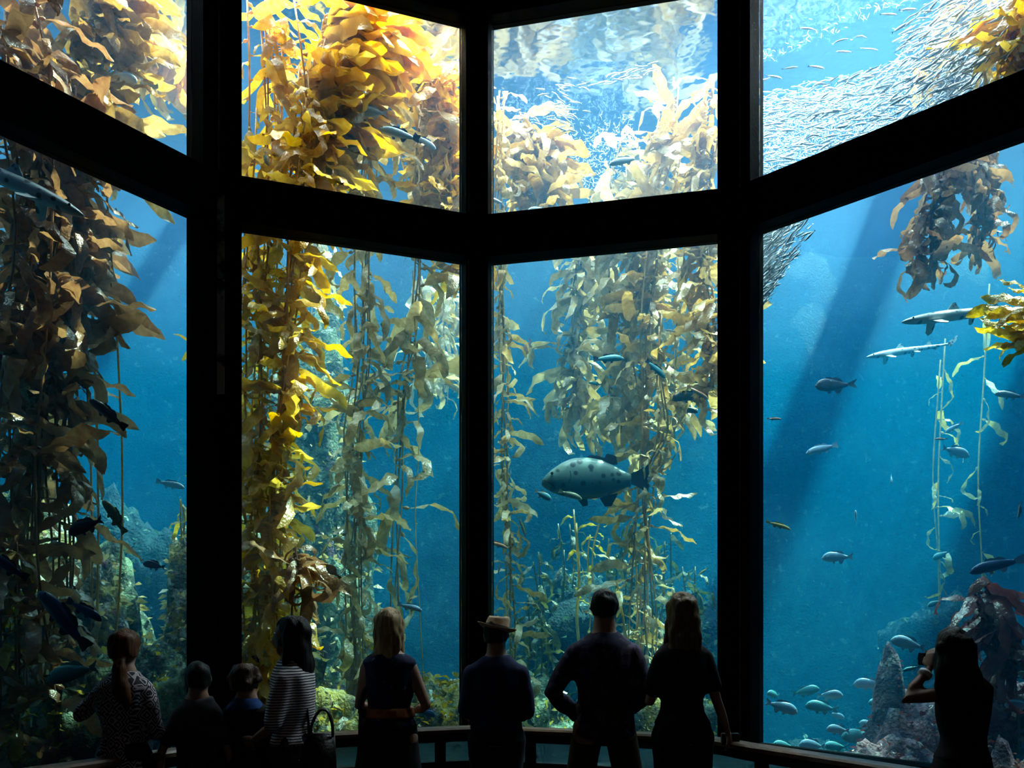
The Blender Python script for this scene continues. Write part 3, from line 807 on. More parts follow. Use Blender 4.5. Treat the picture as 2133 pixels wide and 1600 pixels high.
relief_wall('wall_tank_left', (-TX + .1, 4.9), (-TX + .1, TY), -0.9, 9.2, M_reef_dark, nx=44, seed=5, inward=(1, 0))
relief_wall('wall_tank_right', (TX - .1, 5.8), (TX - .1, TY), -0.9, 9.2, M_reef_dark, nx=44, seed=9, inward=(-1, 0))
wall('wall_tank_front_left', [(-TX, 4.9), (-4.6, 5.1), (-4.66, 5.3), (-TX, 5.35)], -0.9, 9, M_dark)
wall('wall_tank_front_right', [(4.42, 5.95), (TX, 5.8), (TX, 6.2), (4.48, 6.15)], -0.9, 9, M_dark)
def tank_floor():
    vs, fs = [], []
    nx, ny = 60, 40
    for j in range(ny + 1):
        for i in range(nx + 1):
            x = -TX + 2 * TX * i / nx; y = 4.9 + (TY - 4.9) * j / ny
            vs.append((x, y, -0.75 + 0.12 * noise.noise(Vector((x * .8, y * .8, 3)))))
    for j in range(ny):
        for i in range(nx):
            a = j * (nx + 1) + i
            fs.append((a, a + 1, a + nx + 2, a + nx + 1))
    o = link('floor_tank', mesh_from('floor_tank', vs, fs), M_rock); o['kind'] = 'structure'
tank_floor()
# water surface and unseen blockers added above to break the sunlight into shafts
me = mesh_from('water_surface', [(-TX, 4.9, SURF), (TX, 4.9, SURF), (TX, TY, SURF), (-TX, TY, SURF)], [(0, 1, 2, 3)])
s = link('water_surface', me, M_surface); s['kind'] = 'structure'
for k, (x, x2, w_) in enumerate(((-8.5, -10.5, 1.0), (1.75, -6.3, .32), (4.4, 7.3, .75), (5.6, 11.0, 1.1), (9.0, 15.0, 1.6))):
    b = prism('shaft_blocker', [(x, 5), (x + w_, 5), (x2 + w_, 17), (x2, 17)], 9.75, 9.95, M_dark); b['kind'] = 'structure'

# ------------------------------------------------------------------ kelp
def kelp_mat(name, c1, c2, trans=0.55, gloss=0.25):
    m, nt, out = node_mat(name)
    tc = N(nt, 'ShaderNodeTexCoord'); oi = N(nt, 'ShaderNodeObjectInfo')
    nz = N(nt, 'ShaderNodeTexNoise', Scale=14.0, Detail=4.0)
    cr = N(nt, 'ShaderNodeValToRGB')
    cr.color_ramp.elements[0].position = 0.3; cr.color_ramp.elements[0].color = (*c1, 1)
    cr.color_ramp.elements[1].position = 0.7; cr.color_ramp.elements[1].color = (*c2, 1)
    ma = N(nt, 'ShaderNodeMath'); ma.operation = 'MULTIPLY_ADD'; ma.inputs[1].default_value = 0.4; ma.inputs[2].default_value = -0.2
    mb = N(nt, 'ShaderNodeMath'); mb.operation = 'ADD'
    L(nt, oi, 'Random', ma, 0); L(nt, tc, 'Object', nz, 'Vector'); L(nt, nz, 'Fac', mb, 0); L(nt, ma, 0, mb, 1); L(nt, mb, 0, cr, 'Fac')
    df = N(nt, 'ShaderNodeBsdfDiffuse'); tl = N(nt, 'ShaderNodeBsdfTranslucent'); gl = N(nt, 'ShaderNodeBsdfGlossy', Roughness=gloss)
    gl.inputs['Color'].default_value = (1, .97, .9, 1)
    L(nt, cr, 'Color', df, 'Color')
    hs = N(nt, 'ShaderNodeHueSaturation', Saturation=1.1, Value=1.15); L(nt, cr, 'Color', hs, 'Color'); L(nt, hs, 'Color', tl, 'Color')
    bp = N(nt, 'ShaderNodeBump', Strength=0.5, Distance=0.02); wv = N(nt, 'ShaderNodeTexNoise', Scale=30.0, Detail=2.0)
    L(nt, tc, 'Object', wv, 'Vector'); L(nt, wv, 'Fac', bp, 'Height')
    L(nt, bp, 'Normal', df, 'Normal'); L(nt, bp, 'Normal', gl, 'Normal')
    m1 = N(nt, 'ShaderNodeMixShader', Fac=trans); L(nt, df, 0, m1, 1); L(nt, tl, 0, m1, 2)
    m2 = N(nt, 'ShaderNodeMixShader', Fac=0.10); L(nt, m1, 0, m2, 1); L(nt, gl, 0, m2, 2)
    L(nt, m2, 0, out, 'Surface')
    return m
MK_gold = kelp_mat('golden_kelp', (0.80, 0.40, 0.035), (0.94, 0.62, 0.14))
MK_olive = kelp_mat('olive_kelp', (0.50, 0.30, 0.02), (0.85, 0.62, 0.16))
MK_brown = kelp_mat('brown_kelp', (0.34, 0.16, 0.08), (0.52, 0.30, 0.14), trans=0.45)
MK_pale = kelp_mat('pale_kelp', (0.56, 0.36, 0.12), (0.84, 0.64, 0.32), trans=0.45)
MK_red = kelp_mat('red_kelp', (0.20, 0.045, 0.05), (0.30, 0.10, 0.08), trans=0.4)
MK_bed = kelp_mat('dark_green_kelp', (0.06, 0.09, 0.025), (0.20, 0.19, 0.05), trans=0.4)
MK_tan = kelp_mat('tan_kelp', (0.50, 0.28, 0.07), (0.74, 0.50, 0.19), trans=0.5)
MK_dim = kelp_mat('dull_green_algae', (0.05, 0.12, 0.07), (0.14, 0.22, 0.12), trans=0.3)

def blade_mesh(name, seed, length=1.0, width=0.17, droop=0.5, curl=0.0, ruffle=0.03, nseg=11):
    """one kelp blade with its float at the base, growing along +x, drooping to -z"""
    rnd = random.Random(seed)
    vs, fs = [], []
    # float (pneumatocyst)
    br, bl = 0.028, 0.10
    prof = [(0.0, 0.006), (0.03, 0.5 * br), (0.06, br), (0.09, br * .7), (bl, 0.008)]
    for (x, r) in prof:
        for k in range(4):
            a = k * pi / 2
            vs.append(Vector((x, r * cos(a), r * sin(a))))
    for i in range(len(prof) - 1):
        for k in range(4):
            fs.append((i * 4 + k, i * 4 + (k + 1) % 4, i * 4 + 4 + (k + 1) % 4, i * 4 + 4 + k))
    base = len(vs)
    pos = Vector((bl, 0, 0)); ang = rnd.uniform(-.1, .3); tw = rnd.uniform(-.5, .5); yaw = 0.0
    dt = (length - bl) / nseg
    ph = rnd.uniform(0, 6.28); twr = rnd.uniform(-1.2, 1.2); yr = rnd.uniform(-.5, .5)
    wob = rnd.uniform(0, 6.28)
    for i in range(nseg + 1):
        t = i / nseg
        w = width * 0.5 * min(1.0, 0.16 + (t * 5.5)) * (1.0 - 0.25 * t) * (1.0 if t < .9 else 0.75 - (t - .9) * 6.5)
        w = max(w, 0.004)
        d = Vector((cos(yaw) * cos(ang), sin(yaw) * cos(ang), sin(ang)))
        side = Vector((-sin(yaw), cos(yaw), 0))
        up = d.cross(side)
        s2 = side * cos(tw) + up * sin(tw); u2 = s2.cross(d)
        r1 = ruffle * sin(ph + t * 19) * min(1, t * 4); r2 = ruffle * sin(ph + 1.9 + t * 17) * min(1, t * 4)
        vs += [pos - s2 * w + u2 * r1, pos - u2 * w * 0.22, pos + s2 * w + u2 * r2]
        if i:
            a = base + (i - 1) * 3
            fs += [(a, a + 1, a + 4, a + 3), (a + 1, a + 2, a + 5, a + 4)]
        pos = pos + d * dt
        ang -= droop * 1.7 / nseg * (0.6 + t) + 0.16 * sin(wob + t * 9) - 0.0
        ang -= curl / nseg * (t > .4) * 2
        yaw += yr / nseg + .08 * sin(wob * 2 + t * 7); tw += twr / nseg
    return mesh_from(name, vs, fs)
BL_HANG = [blade_mesh('kelp_blade', 100 + i, droop=0.85 + .3 * (i % 3), curl=(0, .8, 2.2, 0)[i % 4], width=(.15, .19, .17)[i % 3]) for i in range(9)]
BL_STREAM = [blade_mesh('kelp_blade', 200 + i, droop=0.15 + .12 * (i % 3), curl=0, width=(.17, .22, .19)[i % 3], ruffle=.035) for i in range(8)]

def kelp_plant(label, path, off, nbl, mat, size=0.55, spread=0.10, nst=3, stream=0.0, seed=0, group=None, bend=Vector((1, -.15, 0)), dens=None, srad=0.011, name='giant_kelp', ground=None, cat='kelp', solid=False):
    """path: (px, py) points from top to bottom"""
    rnd = random.Random(seed * 7 + 3)
    pts = [tank(px, py, off) for px, py in path]
    for p in pts: p.z = min(p.z, SURF - 0.06)
    y0 = sum(p.y for p in pts) / len(pts)
    pts = [at(path[i][0], path[i][1], y0 + rnd.uniform(-.06, .06)) for i in range(len(path))]
    for p in pts: p.z = min(p.z, SURF - 0.06)
    if ground is None:   # rooted on the tank floor
        b = pts[-1]
        if b.z > -0.4: pts.append(Vector((b.x + rnd.uniform(-.15, .15), b.y + .1, (b.z - .7) / 2))); pts.append(Vector((b.x, b.y + .1, -0.72)))
    root = empty(name, pts[-1])
    tag(root, label, cat, group)
    o0 = root.location.copy()
    stipes = []
    for s in range(nst):
        a = rnd.uniform(0, 6.28); r = spread * (0.2 + rnd.random()) if nst > 1 else 0
        dp = Vector((cos(a) * r, sin(a) * r, 0))
        ph = rnd.uniform(0, 6)
        sp = smooth_path([p + dp * (1 - .3 * (i == len(pts) - 1)) + Vector((.04 * sin(ph + i * 2.1), .04 * cos(ph + i), 0)) for i, p in enumerate(pts)], 26)
        top_cut = rnd.randint(0, 3) if s else 0
        sp = sp[top_cut:26 if ground is None else int(26 * (dens(1.0) if dens else 1)) + 2]
        nfull = 26 - top_cut
        stipes.append(sp)
        link('stipe', tube_mesh('stipe', [p - o0 for p in sp], srad), mat, root)
    for k in range(nbl):
        sp = stipes[k % nst]
        t = (k + rnd.random()) / nbl
        if dens: t = dens(t)
        f = min(t * (nfull - 1), (len(sp) - 1) * 0.999); i = int(f)
        p = sp[i].lerp(sp[i + 1], f - i)
        if p.z < -0.4: continue
        if not solid and p.z < 6.4 and noise.noise(Vector((p.z * 1.5, seed * 5.3, (k % nst) * .7))) < -0.12 and rnd.random() < .8: continue
        me = rnd.choice(BL_STREAM if rnd.random() < stream else BL_HANG)
        L_ = size * rnd.uniform(0.45, 1.35)
        a = rnd.uniform(0, 2 * pi)
        d = Vector((cos(a), sin(a), 0))
        near_top = max(0.0, (p.z - 5.5) / 2.7)
        d = (d + bend * (0.25 + 1.6 * stream * min(1, near_top + .3))).normalized()
        yaw = atan2(d.y, d.x)
        pitch = rnd.uniform(-.5, .45) if me in BL_STREAM else rnd.uniform(-1.25, .15)
        if p.z > SURF - .9: pitch = -abs(pitch) * .5
        o = bpy.data.objects.new('kelp_blade', me)
        col.objects.link(o)
        o.parent = root
        o.location = p - o0
        o.rotation_euler = (rnd.uniform(-.9, .9), -pitch, yaw)
        o.scale = (L_, L_ * rnd.uniform(.8, 1.15), L_)
        o.material_slots[0].link = 'OBJECT'; o.material_slots[0].material = mat
    return root
for me in BL_HANG + BL_STREAM: me.materials.append(MK_gold)

BEND = Vector((1, -.15, 0))
LBEND = Vector((-1, -.1, 0))
KP = kelp_plant
# second window
KP('thick golden kelp plant right of the left post, blades streaming right at the top', [(615, -60), (632, 200), (628, 390), (608, 600), (598, 760), (575, 960), (570, 1150), (572, 1400)], 0.75, 290, MK_gold, size=0.64, nst=5, stream=.5, seed=1, solid=True, spread=.12)
KP('golden kelp plant hard against the left edge of the second window', [(520, -60), (540, 200), (530, 480), (520, 700), (525, 900), (508, 1100), (515, 1300), (520, 1480)], 0.8, 290, MK_gold, size=0.60, nst=4, stream=.35, seed=2, solid=True, spread=.14)
KP('golden kelp filling the left of the second window behind the nearest plant', [(570, -60), (590, 150), (580, 400), (560, 640), (545, 860), (540, 1100), (545, 1380)], 1.15, 290, MK_gold, size=0.66, nst=4, stream=.4, seed=41, spread=.16, solid=True)
KP('golden canopy kelp with long blades at the top of the second window', [(700, -60), (690, 60), (650, 200), (640, 330), (615, 500), (612, 620)], 1.1, 230, MK_gold, size=0.85, nst=4, stream=.95, seed=3, ground=True, dens=lambda t: t * .75)
KP('pale gold kelp with a bundle of bare stipes in the middle of the second window', [(800, 90), (765, 300), (750, 560), (745, 760), (735, 900), (732, 1040), (728, 1200), (745, 1400)], 1.45, 280, MK_pale, size=0.56, solid=True, nst=7, stream=.25, seed=4, spread=.11, srad=.010)
KP('slim kelp with long curled blades right of the stipe bundle', [(905, 150), (880, 330), (868, 540), (862, 700), (845, 800), (832, 900), (834, 1060), (828, 1250)], 1.5, 110, MK_pale, size=0.78, nst=3, stream=.1, seed=5, spread=.05)
KP('golden kelp against the right edge of the second window', [(940, 120), (930, 260), (940, 420), (955, 560), (950, 640)], 1.3, 150, MK_gold, size=0.55, nst=3, stream=.3, seed=6, ground=True, dens=lambda t: t * .8, bend=LBEND)
KP('golden canopy kelp drifting at the surface left of the centre post', [(800, 60), (830, 150), (870, 260), (890, 380), (900, 470)], 1.9, 220, MK_gold, size=0.7, nst=4, stream=.7, seed=7, ground=True, dens=lambda t: t * .8, spread=.3)
KP('thin bare kelp strand hanging beside the centre post, few small blades', [(858, 560), (866, 900), (872, 1080), (876, 1300), (880, 1480)], 1.2, 9, MK_pale, size=0.16, nst=1, seed=8, srad=.006)
KP('hazy blue grey kelp far behind the slim curled kelp', [(925, 540), (935, 700), (925, 860), (935, 960)], 4.4, 120, MK_pale, size=0.62, nst=3, seed=9, ground=True, dens=lambda t: t * .55, spread=.3)
KP('hazy kelp in the distance left of the stipe bundle', [(690, 420), (680, 560), (675, 760), (665, 900), (650, 1200)], 4.2, 110, MK_pale, size=0.6, nst=3, seed=10, dens=lambda t: t * .7, spread=.3)
KP('low kelp over the reef, left of the blonde woman', [(745, 1300), (755, 1380), (765, 1460)], 1.3, 50, MK_olive, size=0.55, nst=3, seed=11, spread=.14)
KP('dark brown kelp clump of drooping blades above the striped shirt woman', [(618, 1140), (622, 1200), (624, 1300)], .55, 46, MK_brown, size=0.62, nst=3, stream=.1, seed=40, spread=.05, dens=lambda t: t * .3)
# third window
KP('pale kelp strand along the left edge of the third window', [(1040, 200), (1038, 420), (1042, 620), (1048, 800), (1050, 960), (1056, 1100), (1062, 1300), (1072, 1440)], 1.6, 230, MK_pale, size=0.45, solid=True, nst=3, stream=.2, seed=12, spread=.06)
KP('golden kelp canopy at the upper left of the third window', [(1060, 250), (1100, 320), (1120, 420), (1125, 520), (1120, 620)], 2.4, 230, MK_tan, size=0.62, nst=4, stream=.4, seed=13, ground=True, spread=.22, dens=lambda t: t * .62)
KP('golden kelp canopy at the upper right of the third window', [(1420, 175), (1400, 280), (1370, 420), (1350, 560), (1330, 700), (1345, 900), (1330, 1100), (1325, 1300)], 2.3, 260, MK_tan, size=0.64, nst=5, stream=.45, seed=14, spread=.22, bend=LBEND)
KP('golden kelp against the right edge of the third window', [(1490, 150), (1480, 300), (1475, 420), (1470, 560), (1485, 720), (1465, 860), (1450, 950)], 1.7, 230, MK_tan, size=0.58, solid=True, nst=4, stream=.35, seed=15, ground=True, spread=.12, bend=LBEND, dens=lambda t: t * .72)
KP('pale kelp thicket behind the upper right canopy', [(1330, 260), (1300, 420), (1290, 560), (1300, 760), (1280, 900)], 3.1, 280, MK_pale, size=0.75, nst=4, stream=.3, seed=16, ground=True, spread=.35, dens=lambda t: t * .95, solid=True)
KP('hazy kelp column in the middle of the third window, above the giant fish', [(1215, 470), (1200, 620), (1195, 760), (1205, 900), (1200, 1000)], 3.9, 230, MK_pale, size=0.75, nst=4, seed=17, ground=True, spread=.25, dens=lambda t: t * .66)
KP('grey tan kelp curtain between the gathered dark fish and the tall canopy', [(1420, 460), (1425, 600), (1410, 760), (1400, 900)], 2.9, 100, MK_pale, size=0.6, nst=3, stream=.2, seed=43, ground=True, spread=.22)
KP('curly kelp strand right of the giant fish', [(1385, 640), (1375, 780), (1385, 900), (1350, 1000), (1350, 1150), (1360, 1300)], 1.8, 95, MK_pale, size=0.46, nst=3, seed=18, spread=.08)
KP('thin kelp strand behind the giant fish', [(1190, 1060), (1197, 1200), (1202, 1290), (1204, 1400)], 3.2, 40, MK_olive, size=0.3, nst=2, seed=19, spread=.05)
KP('low kelp above the dark haired man in the middle of the window', [(1250, 1080), (1240, 1160), (1236, 1300)], 3.4, 40, MK_olive, size=0.36, nst=2, seed=20, spread=.1)
KP('bright kelp strand between the tall man and the long haired woman', [(1290, 1210), (1298, 1300), (1310, 1400), (1325, 1480)], 1.6, 45, MK_olive, size=0.45, nst=2, seed=21, spread=.05)
for k, (px, py, of_) in enumerate(((1130, 1150, 3.4), (1165, 1090, 3.9), (1275, 1120, 3.6), (1325, 1075, 3.8), (1400, 1110, 3.2), (1440, 1180, 2.8), (1110, 1240, 2.6))):
    KP('dim green kelp of the low bed under the giant fish, %s' % ('at its left end', 'second from the left', 'right of its middle', 'tallest of the right half', 'behind the long haired woman', 'nearest the right post', 'short, at the window edge')[k],
       [(px, py), (px + 6, py + 120), (px - 4, py + 260)], of_, 75, MK_bed, size=0.42, nst=3, stream=.1, seed=50 + k, spread=.16, solid=True, group='dim kelp bed under the giant fish')
# first window
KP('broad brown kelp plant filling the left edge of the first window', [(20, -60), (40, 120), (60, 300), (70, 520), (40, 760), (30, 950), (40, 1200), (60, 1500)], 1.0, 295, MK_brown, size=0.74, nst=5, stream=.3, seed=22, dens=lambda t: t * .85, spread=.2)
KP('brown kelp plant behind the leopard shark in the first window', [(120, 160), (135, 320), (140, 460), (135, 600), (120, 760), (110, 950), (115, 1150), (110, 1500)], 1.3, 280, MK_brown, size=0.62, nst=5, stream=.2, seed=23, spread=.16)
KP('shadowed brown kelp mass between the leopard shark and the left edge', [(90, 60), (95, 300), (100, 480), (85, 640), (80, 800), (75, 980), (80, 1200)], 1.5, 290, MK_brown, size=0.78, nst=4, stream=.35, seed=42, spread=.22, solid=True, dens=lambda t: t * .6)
KP('amber kelp canopy at the top of the first window', [(200, -80), (170, 20), (150, 120), (150, 240), (160, 380)], 1.7, 240, MK_tan, size=0.75, nst=4, stream=.5, seed=24, spread=.3, dens=lambda t: t * .7)
KP('amber kelp blades at the upper right corner of the first window', [(390, -90), (400, -10), (400, 60)], 2.6, 80, MK_gold, size=0.7, nst=3, stream=.4, seed=25, spread=.3, bend=LBEND, dens=lambda t: t * .3, ground=True)
KP('olive kelp low at the left of the first window', [(20, 1000), (30, 1150), (20, 1300), (40, 1480)], 1.2, 130, MK_olive, size=0.55, nst=3, seed=26, spread=.25)
KP('young kelp beside the right edge of the first window', [(385, 1040), (378, 1100), (380, 1200)], 1.9, 22, MK_olive, size=0.25, nst=2, seed=27, spread=.06)
# fourth window
KP('amber kelp in the upper right corner of the fourth window', [(2150, -60), (2140, 60), (2150, 160), (2160, 300)], 0.9, 110, MK_gold, size=0.6, nst=3, stream=.4, seed=28, ground=True, spread=.2, bend=LBEND, dens=lambda t: t * .45)
KP('golden canopy kelp behind the sardine school', [(2010, -60), (1990, 60), (1960, 160), (1985, 300), (1975, 430)], 2.4, 200, MK_gold, size=0.65, nst=4, stream=.5, seed=29, ground=True, spread=.3, dens=lambda t: t * .55)
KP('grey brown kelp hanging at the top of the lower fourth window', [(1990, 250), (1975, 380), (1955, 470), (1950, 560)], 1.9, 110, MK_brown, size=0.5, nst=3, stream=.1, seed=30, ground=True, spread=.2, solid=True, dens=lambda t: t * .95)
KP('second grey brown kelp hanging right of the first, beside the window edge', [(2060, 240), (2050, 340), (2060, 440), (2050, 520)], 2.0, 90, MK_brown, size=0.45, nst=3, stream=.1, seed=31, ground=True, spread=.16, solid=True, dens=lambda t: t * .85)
KP('broad amber blades reaching in from the right edge of the fourth window', [(2165, 600), (2160, 700), (2165, 800), (2170, 900)], 0.55, 34, MK_olive, size=0.42, nst=2, stream=.9, seed=32, ground=True, spread=.05, bend=LBEND * 3, dens=lambda t: .05 + t * .4)
KP('faint green kelp far behind in the fourth window', [(2010, 600), (1990, 800), (1985, 1000), (1990, 1200), (1980, 1450)], 5.6, 70, MK_olive, size=0.6, nst=3, seed=33, spread=.3)
KP('red kelp spread like a tent behind the woman with raised arms', [(2040, 1212), (2060, 1260), (2085, 1330), (2100, 1420)], 1.3, 70, MK_red, size=0.62, nst=4, stream=.1, seed=34, spread=.12, dens=lambda t: t * .55)

# ------------------------------------------------------------------ reef rocks
def rock_mesh(name, seed, rx, ry, rz, sub=4, amp=0.35):
    bm = bmesh.new()
    bmesh.ops.create_icosphere(bm, subdivisions=sub, radius=1.0)
    s = Vector((seed * 3.7, seed * 1.3, seed * 2.9))
    for v in bm.verts:
        n_ = v.co.normalized()
        h = noise.fractal(n_ * 1.6 + s, 0.9, 2.1, 5) * amp + noise.noise(n_ * 5 + s) * amp * .35
        c = n_ * (1 + h)
        v.co = Vector((c.x * rx, c.y * ry, c.z * rz))
    for f in bm.faces: f.smooth = True
    me = bpy.data.meshes.new(name); bm.to_mesh(me); bm.free()
    return me
def tuft_mesh(name, rock, count, seed, size):
    """small leafy algae growing all over a rock"""
    rnd = random.Random(seed)
    vs, fs = [], []
    polys = rock.polygons
    for _ in range(count):
        f = polys[rnd.randrange(len(polys))]
        n_ = Vector(f.normal)
        if n_.z < -0.3: continue
        p = Vector(f.center)
        d = (n_ + Vector((rnd.uniform(-.7, .7), rnd.uniform(-.7, .7), rnd.uniform(-.3, .6)))).normalized()
        s_ = d.cross(Vector((rnd.uniform(-1, 1), rnd.uniform(-1, 1), rnd.uniform(-1, 1)))).normalized()
        l_ = size * rnd.uniform(.5, 1.5); w = l_ * rnd.uniform(.15, .35)
        i = len(vs)
        q = p + d * l_ * .5; r = p + d * l_ + Vector((0, 0, -l_ * .25))
        vs += [p, q - s_ * w, q + s_ * w, r]
        fs += [(i, i + 1, i + 3, i + 2)]
    return mesh_from(name, vs, fs)
def reef(label, px, py, off, rx, rz, mat, seed, tufts=350, tmat=None, ts=0.09, ry=None, name='reef_rock', sub=4, amp=.35):
    """boulder whose top is seen at (px, py); it stands on the tank floor"""
    c = tank(px, py, off)
    zt = c.z; zb = -0.85
    rzz = max(rz, (zt - zb) * 0.5)
    me = rock_mesh(name, seed, rx, ry or rx * .8, rzz, sub=5 if rx > .55 else sub, amp=amp)
    top = max(v.co.z for v in me.vertices)
    root = link(name, me, mat)
    root.location = (c.x, c.y, zt - top)
    tag(root, label, 'rock')
    if tufts:
        t = link('algae_tufts', tuft_mesh('algae_tufts', me, tufts, seed, ts), tmat or MK_olive, root)
        t['kind'] = 'stuff'
    return root
R_ = reef
R_('tall encrusted rock pinnacle behind the golden kelp, left of the stipe bundle', 615, 620, 3.6, 1.0, 2, M_reef_teal, 1, 1500, MK_pale, .12)
R_('round encrusted rock behind the stipe bundle', 700, 1160, 3.0, .8, 1, M_reef_teal, 2, 700, MK_pale, .1)
R_('white and yellow encrusted boulder beside the striped shirt woman', 690, 1425, 0.75, .48, .5, M_reef_bright, 3, 500, MK_olive, .07)
R_('pale encrusted boulder left of the blonde woman', 745, 1470, 0.5, .36, .4, M_reef_bright, 4, 260, MK_pale, .06)
R_('bright encrusted rock behind the striped shirt woman', 560, 1250, 1.5, .7, 1, M_reef_bright, 5, 900, MK_pale, .09)
R_('encrusted rock at the foot of the left post in the second window', 510, 1040, 2.2, .7, 1, M_reef_teal, 6, 900, MK_pale, .1)
R_('leafy boulder right of the blonde woman at the window foot', 925, 1400, 1.3, .45, .6, M_reef_bright, 7, 900, MK_olive, .10)
R_('low dark boulder behind the blonde woman', 850, 1430, 1.8, .8, .7, M_reef_teal, 8, 500, MK_olive, .08)
R_('dim rock at the left foot of the third window', 1080, 1400, 2.6, .8, .8, M_reef_teal, 9, 700, MK_olive, .1)
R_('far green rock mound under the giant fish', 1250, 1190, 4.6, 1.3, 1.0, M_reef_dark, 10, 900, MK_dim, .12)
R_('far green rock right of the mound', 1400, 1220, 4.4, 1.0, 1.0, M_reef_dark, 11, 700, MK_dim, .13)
R_('encrusted boulder between the tall man and the long haired woman', 1345, 1400, 1.1, .42, .6, M_reef_bright, 12, 600, MK_pale, .06)
R_('dark boulder hidden behind the long haired woman', 1430, 1440, 1.4, .6, .6, M_reef_teal, 13, 400, MK_olive, .08)
R_('craggy sunlit rock at the right edge of the first window', 400, 1090, 1.9, .42, 1, M_reef_bright, 14, 900, MK_pale, .08)
R_('broad encrusted rock low in the middle of the first window', 330, 1330, 1.5, .6, .7, M_reef_teal, 15, 900, MK_olive, .07)
R_('greenish rock behind the brown kelp in the first window', 200, 1120, 2.6, .8, 1, M_reef_teal, 16, 1100, MK_pale, .1)
R_('pale topped rock at the left edge of the first window', 40, 1010, 2.6, .9, 1, M_reef_bright, 17, 1300, MK_pale, .1)
R_('low rock behind the ponytail woman', 190, 1350, 1.0, .5, .6, M_reef_teal, 18, 700, MK_olive, .08)
R_('far dim rock rising behind the first window', 240, 1010, 5.0, 1.1, 2, M_reef_dark, 19, 700, MK_dim, .12)
R_('purple pillar shaped rock left of the woman with raised arms', 1853, 1335, 1.5, .17, .5, M_reef_purple, 20, 60, MK_red, .04, ry=.2, amp=.13)
R_('wide purple rock behind the woman with raised arms', 1905, 1420, 1.7, .55, .5, M_reef_purple, 21, 300, MK_red, .07)
R_('dark reddish rock bank at the right of the fourth window', 2090, 1370, 1.8, .8, .8, M_reef_purple, 22, 700, MK_red, .09)
R_('pinkish rounded rock at the right of the woman with raised arms', 2115, 1530, .6, .3, .4, M_reef_purple, 23, 250, MK_red, .05)
R_('low purple rubble at the foot of the fourth window', 1840, 1530, 1.0, .6, .3, M_reef_purple, 24, 300, MK_red, .06)
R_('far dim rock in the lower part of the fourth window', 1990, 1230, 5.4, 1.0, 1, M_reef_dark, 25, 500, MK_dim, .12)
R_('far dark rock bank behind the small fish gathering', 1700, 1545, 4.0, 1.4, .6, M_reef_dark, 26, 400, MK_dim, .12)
# ------------------------------------------------------------------ fish
def fish_mat(name, back, belly, spot=None, spot_scale=6.0, spot_lo=.56, rough=0.35, spec=0.5, bands=False, metallic=0.0):
    """fish skin, some counter-shaded, some with top light put in: back colour above, belly colour below (object z), with optional spots or saddles"""
    m, nt, out = node_mat(name)
    b = N(nt, 'ShaderNodeBsdfPrincipled', Roughness=rough, Metallic=metallic)
    b.inputs['Specular IOR Level'].default_value = spec
    tc = N(nt, 'ShaderNodeTexCoord'); sp = N(nt, 'ShaderNodeSeparateXYZ')
    L(nt, tc, 'Object', sp, 0)
    mr = N(nt, 'ShaderNodeMapRange'); mr.inputs[1].default_value = -0.09; mr.inputs[2].default_value = 0.06
    L(nt, sp, 'Z', mr, 0)
    mix = N(nt, 'ShaderNodeMix'); mix.data_type = 'RGBA'
    L(nt, mr, 0, mix, 0); mix.inputs[6].default_value = (*belly, 1); mix.inputs[7].default_value = (*back, 1)
    src = (mix, 2)
    nz = N(nt, 'ShaderNodeTexNoise', Scale=25.0, Detail=3.0); L(nt, tc, 'Object', nz, 'Vector')
    if spot:
        vz = N(nt, 'ShaderNodeTexVoronoi', Scale=spot_scale); vz.inputs['Randomness'].default_value = 0.85
        mp = N(nt, 'ShaderNodeMapping'); mp.inputs['Scale'].default_value = (1, .35, 1.0)
        L(nt, tc, 'Object', mp, 0); L(nt, mp, 0, vz, 'Vector')
        cr = N(nt, 'ShaderNodeValToRGB')
        cr.color_ramp.elements[0].position = spot_lo - .1; cr.color_ramp.elements[0].color = (1, 1, 1, 1)
        cr.color_ramp.elements[1].position = spot_lo; cr.color_ramp.elements[1].color = (0, 0, 0, 1)
        L(nt, vz, 'Distance', cr, 0)
        m2 = N(nt, 'ShaderNodeMix'); m2.data_type = 'RGBA'
        L(nt, cr, 0, m2, 0); nt.links.new(src[0].outputs[src[1]], m2.inputs[6]); m2.inputs[7].default_value = (*spot, 1)
        src = (m2, 2)
    nt.links.new(src[0].outputs[src[1]], b.inputs['Base Color'])
    bp = N(nt, 'ShaderNodeBump', Strength=0.25, Distance=0.01); L(nt, nz, 'Fac', bp, 'Height'); L(nt, bp, 'Normal', b, 'Normal')
    L(nt, b, 0, out, 'Surface')
    return m
MF_silver = fish_mat('silver_blue_fish', (0.25, 0.42, 0.58), (0.55, 0.65, 0.72), rough=.3)
MF_pale = fish_mat('pale_silver_fish', (0.45, 0.58, 0.62), (0.85, 0.88, 0.85), rough=.3)
MF_blue = fish_mat('deep_blue_fish', (0.02, 0.05, 0.16), (0.05, 0.10, 0.24))
MF_dark = fish_mat('dark_rockfish', (0.02, 0.035, 0.06), (0.10, 0.14, 0.18), spot=(0.2, .24, .26), spot_scale=7, spot_lo=.2)
MF_purple = fish_mat('dusky_purple_fish', (0.03, 0.02, 0.06), (0.11, 0.05, 0.10))
MF_teal = fish_mat('teal_backed_fish', (0.16, 0.50, 0.55), (0.12, 0.34, 0.36))  # back lighter than belly: light from above put into the colour
MF_green = fish_mat('olive_green_fish', (0.16, 0.24, 0.14), (0.45, 0.50, 0.34), spot=(.08, .12, .08), spot_scale=9, spot_lo=.28)
MF_orange = fish_mat('orange_fish', (0.85, 0.36, 0.16), (0.90, 0.55, 0.35))
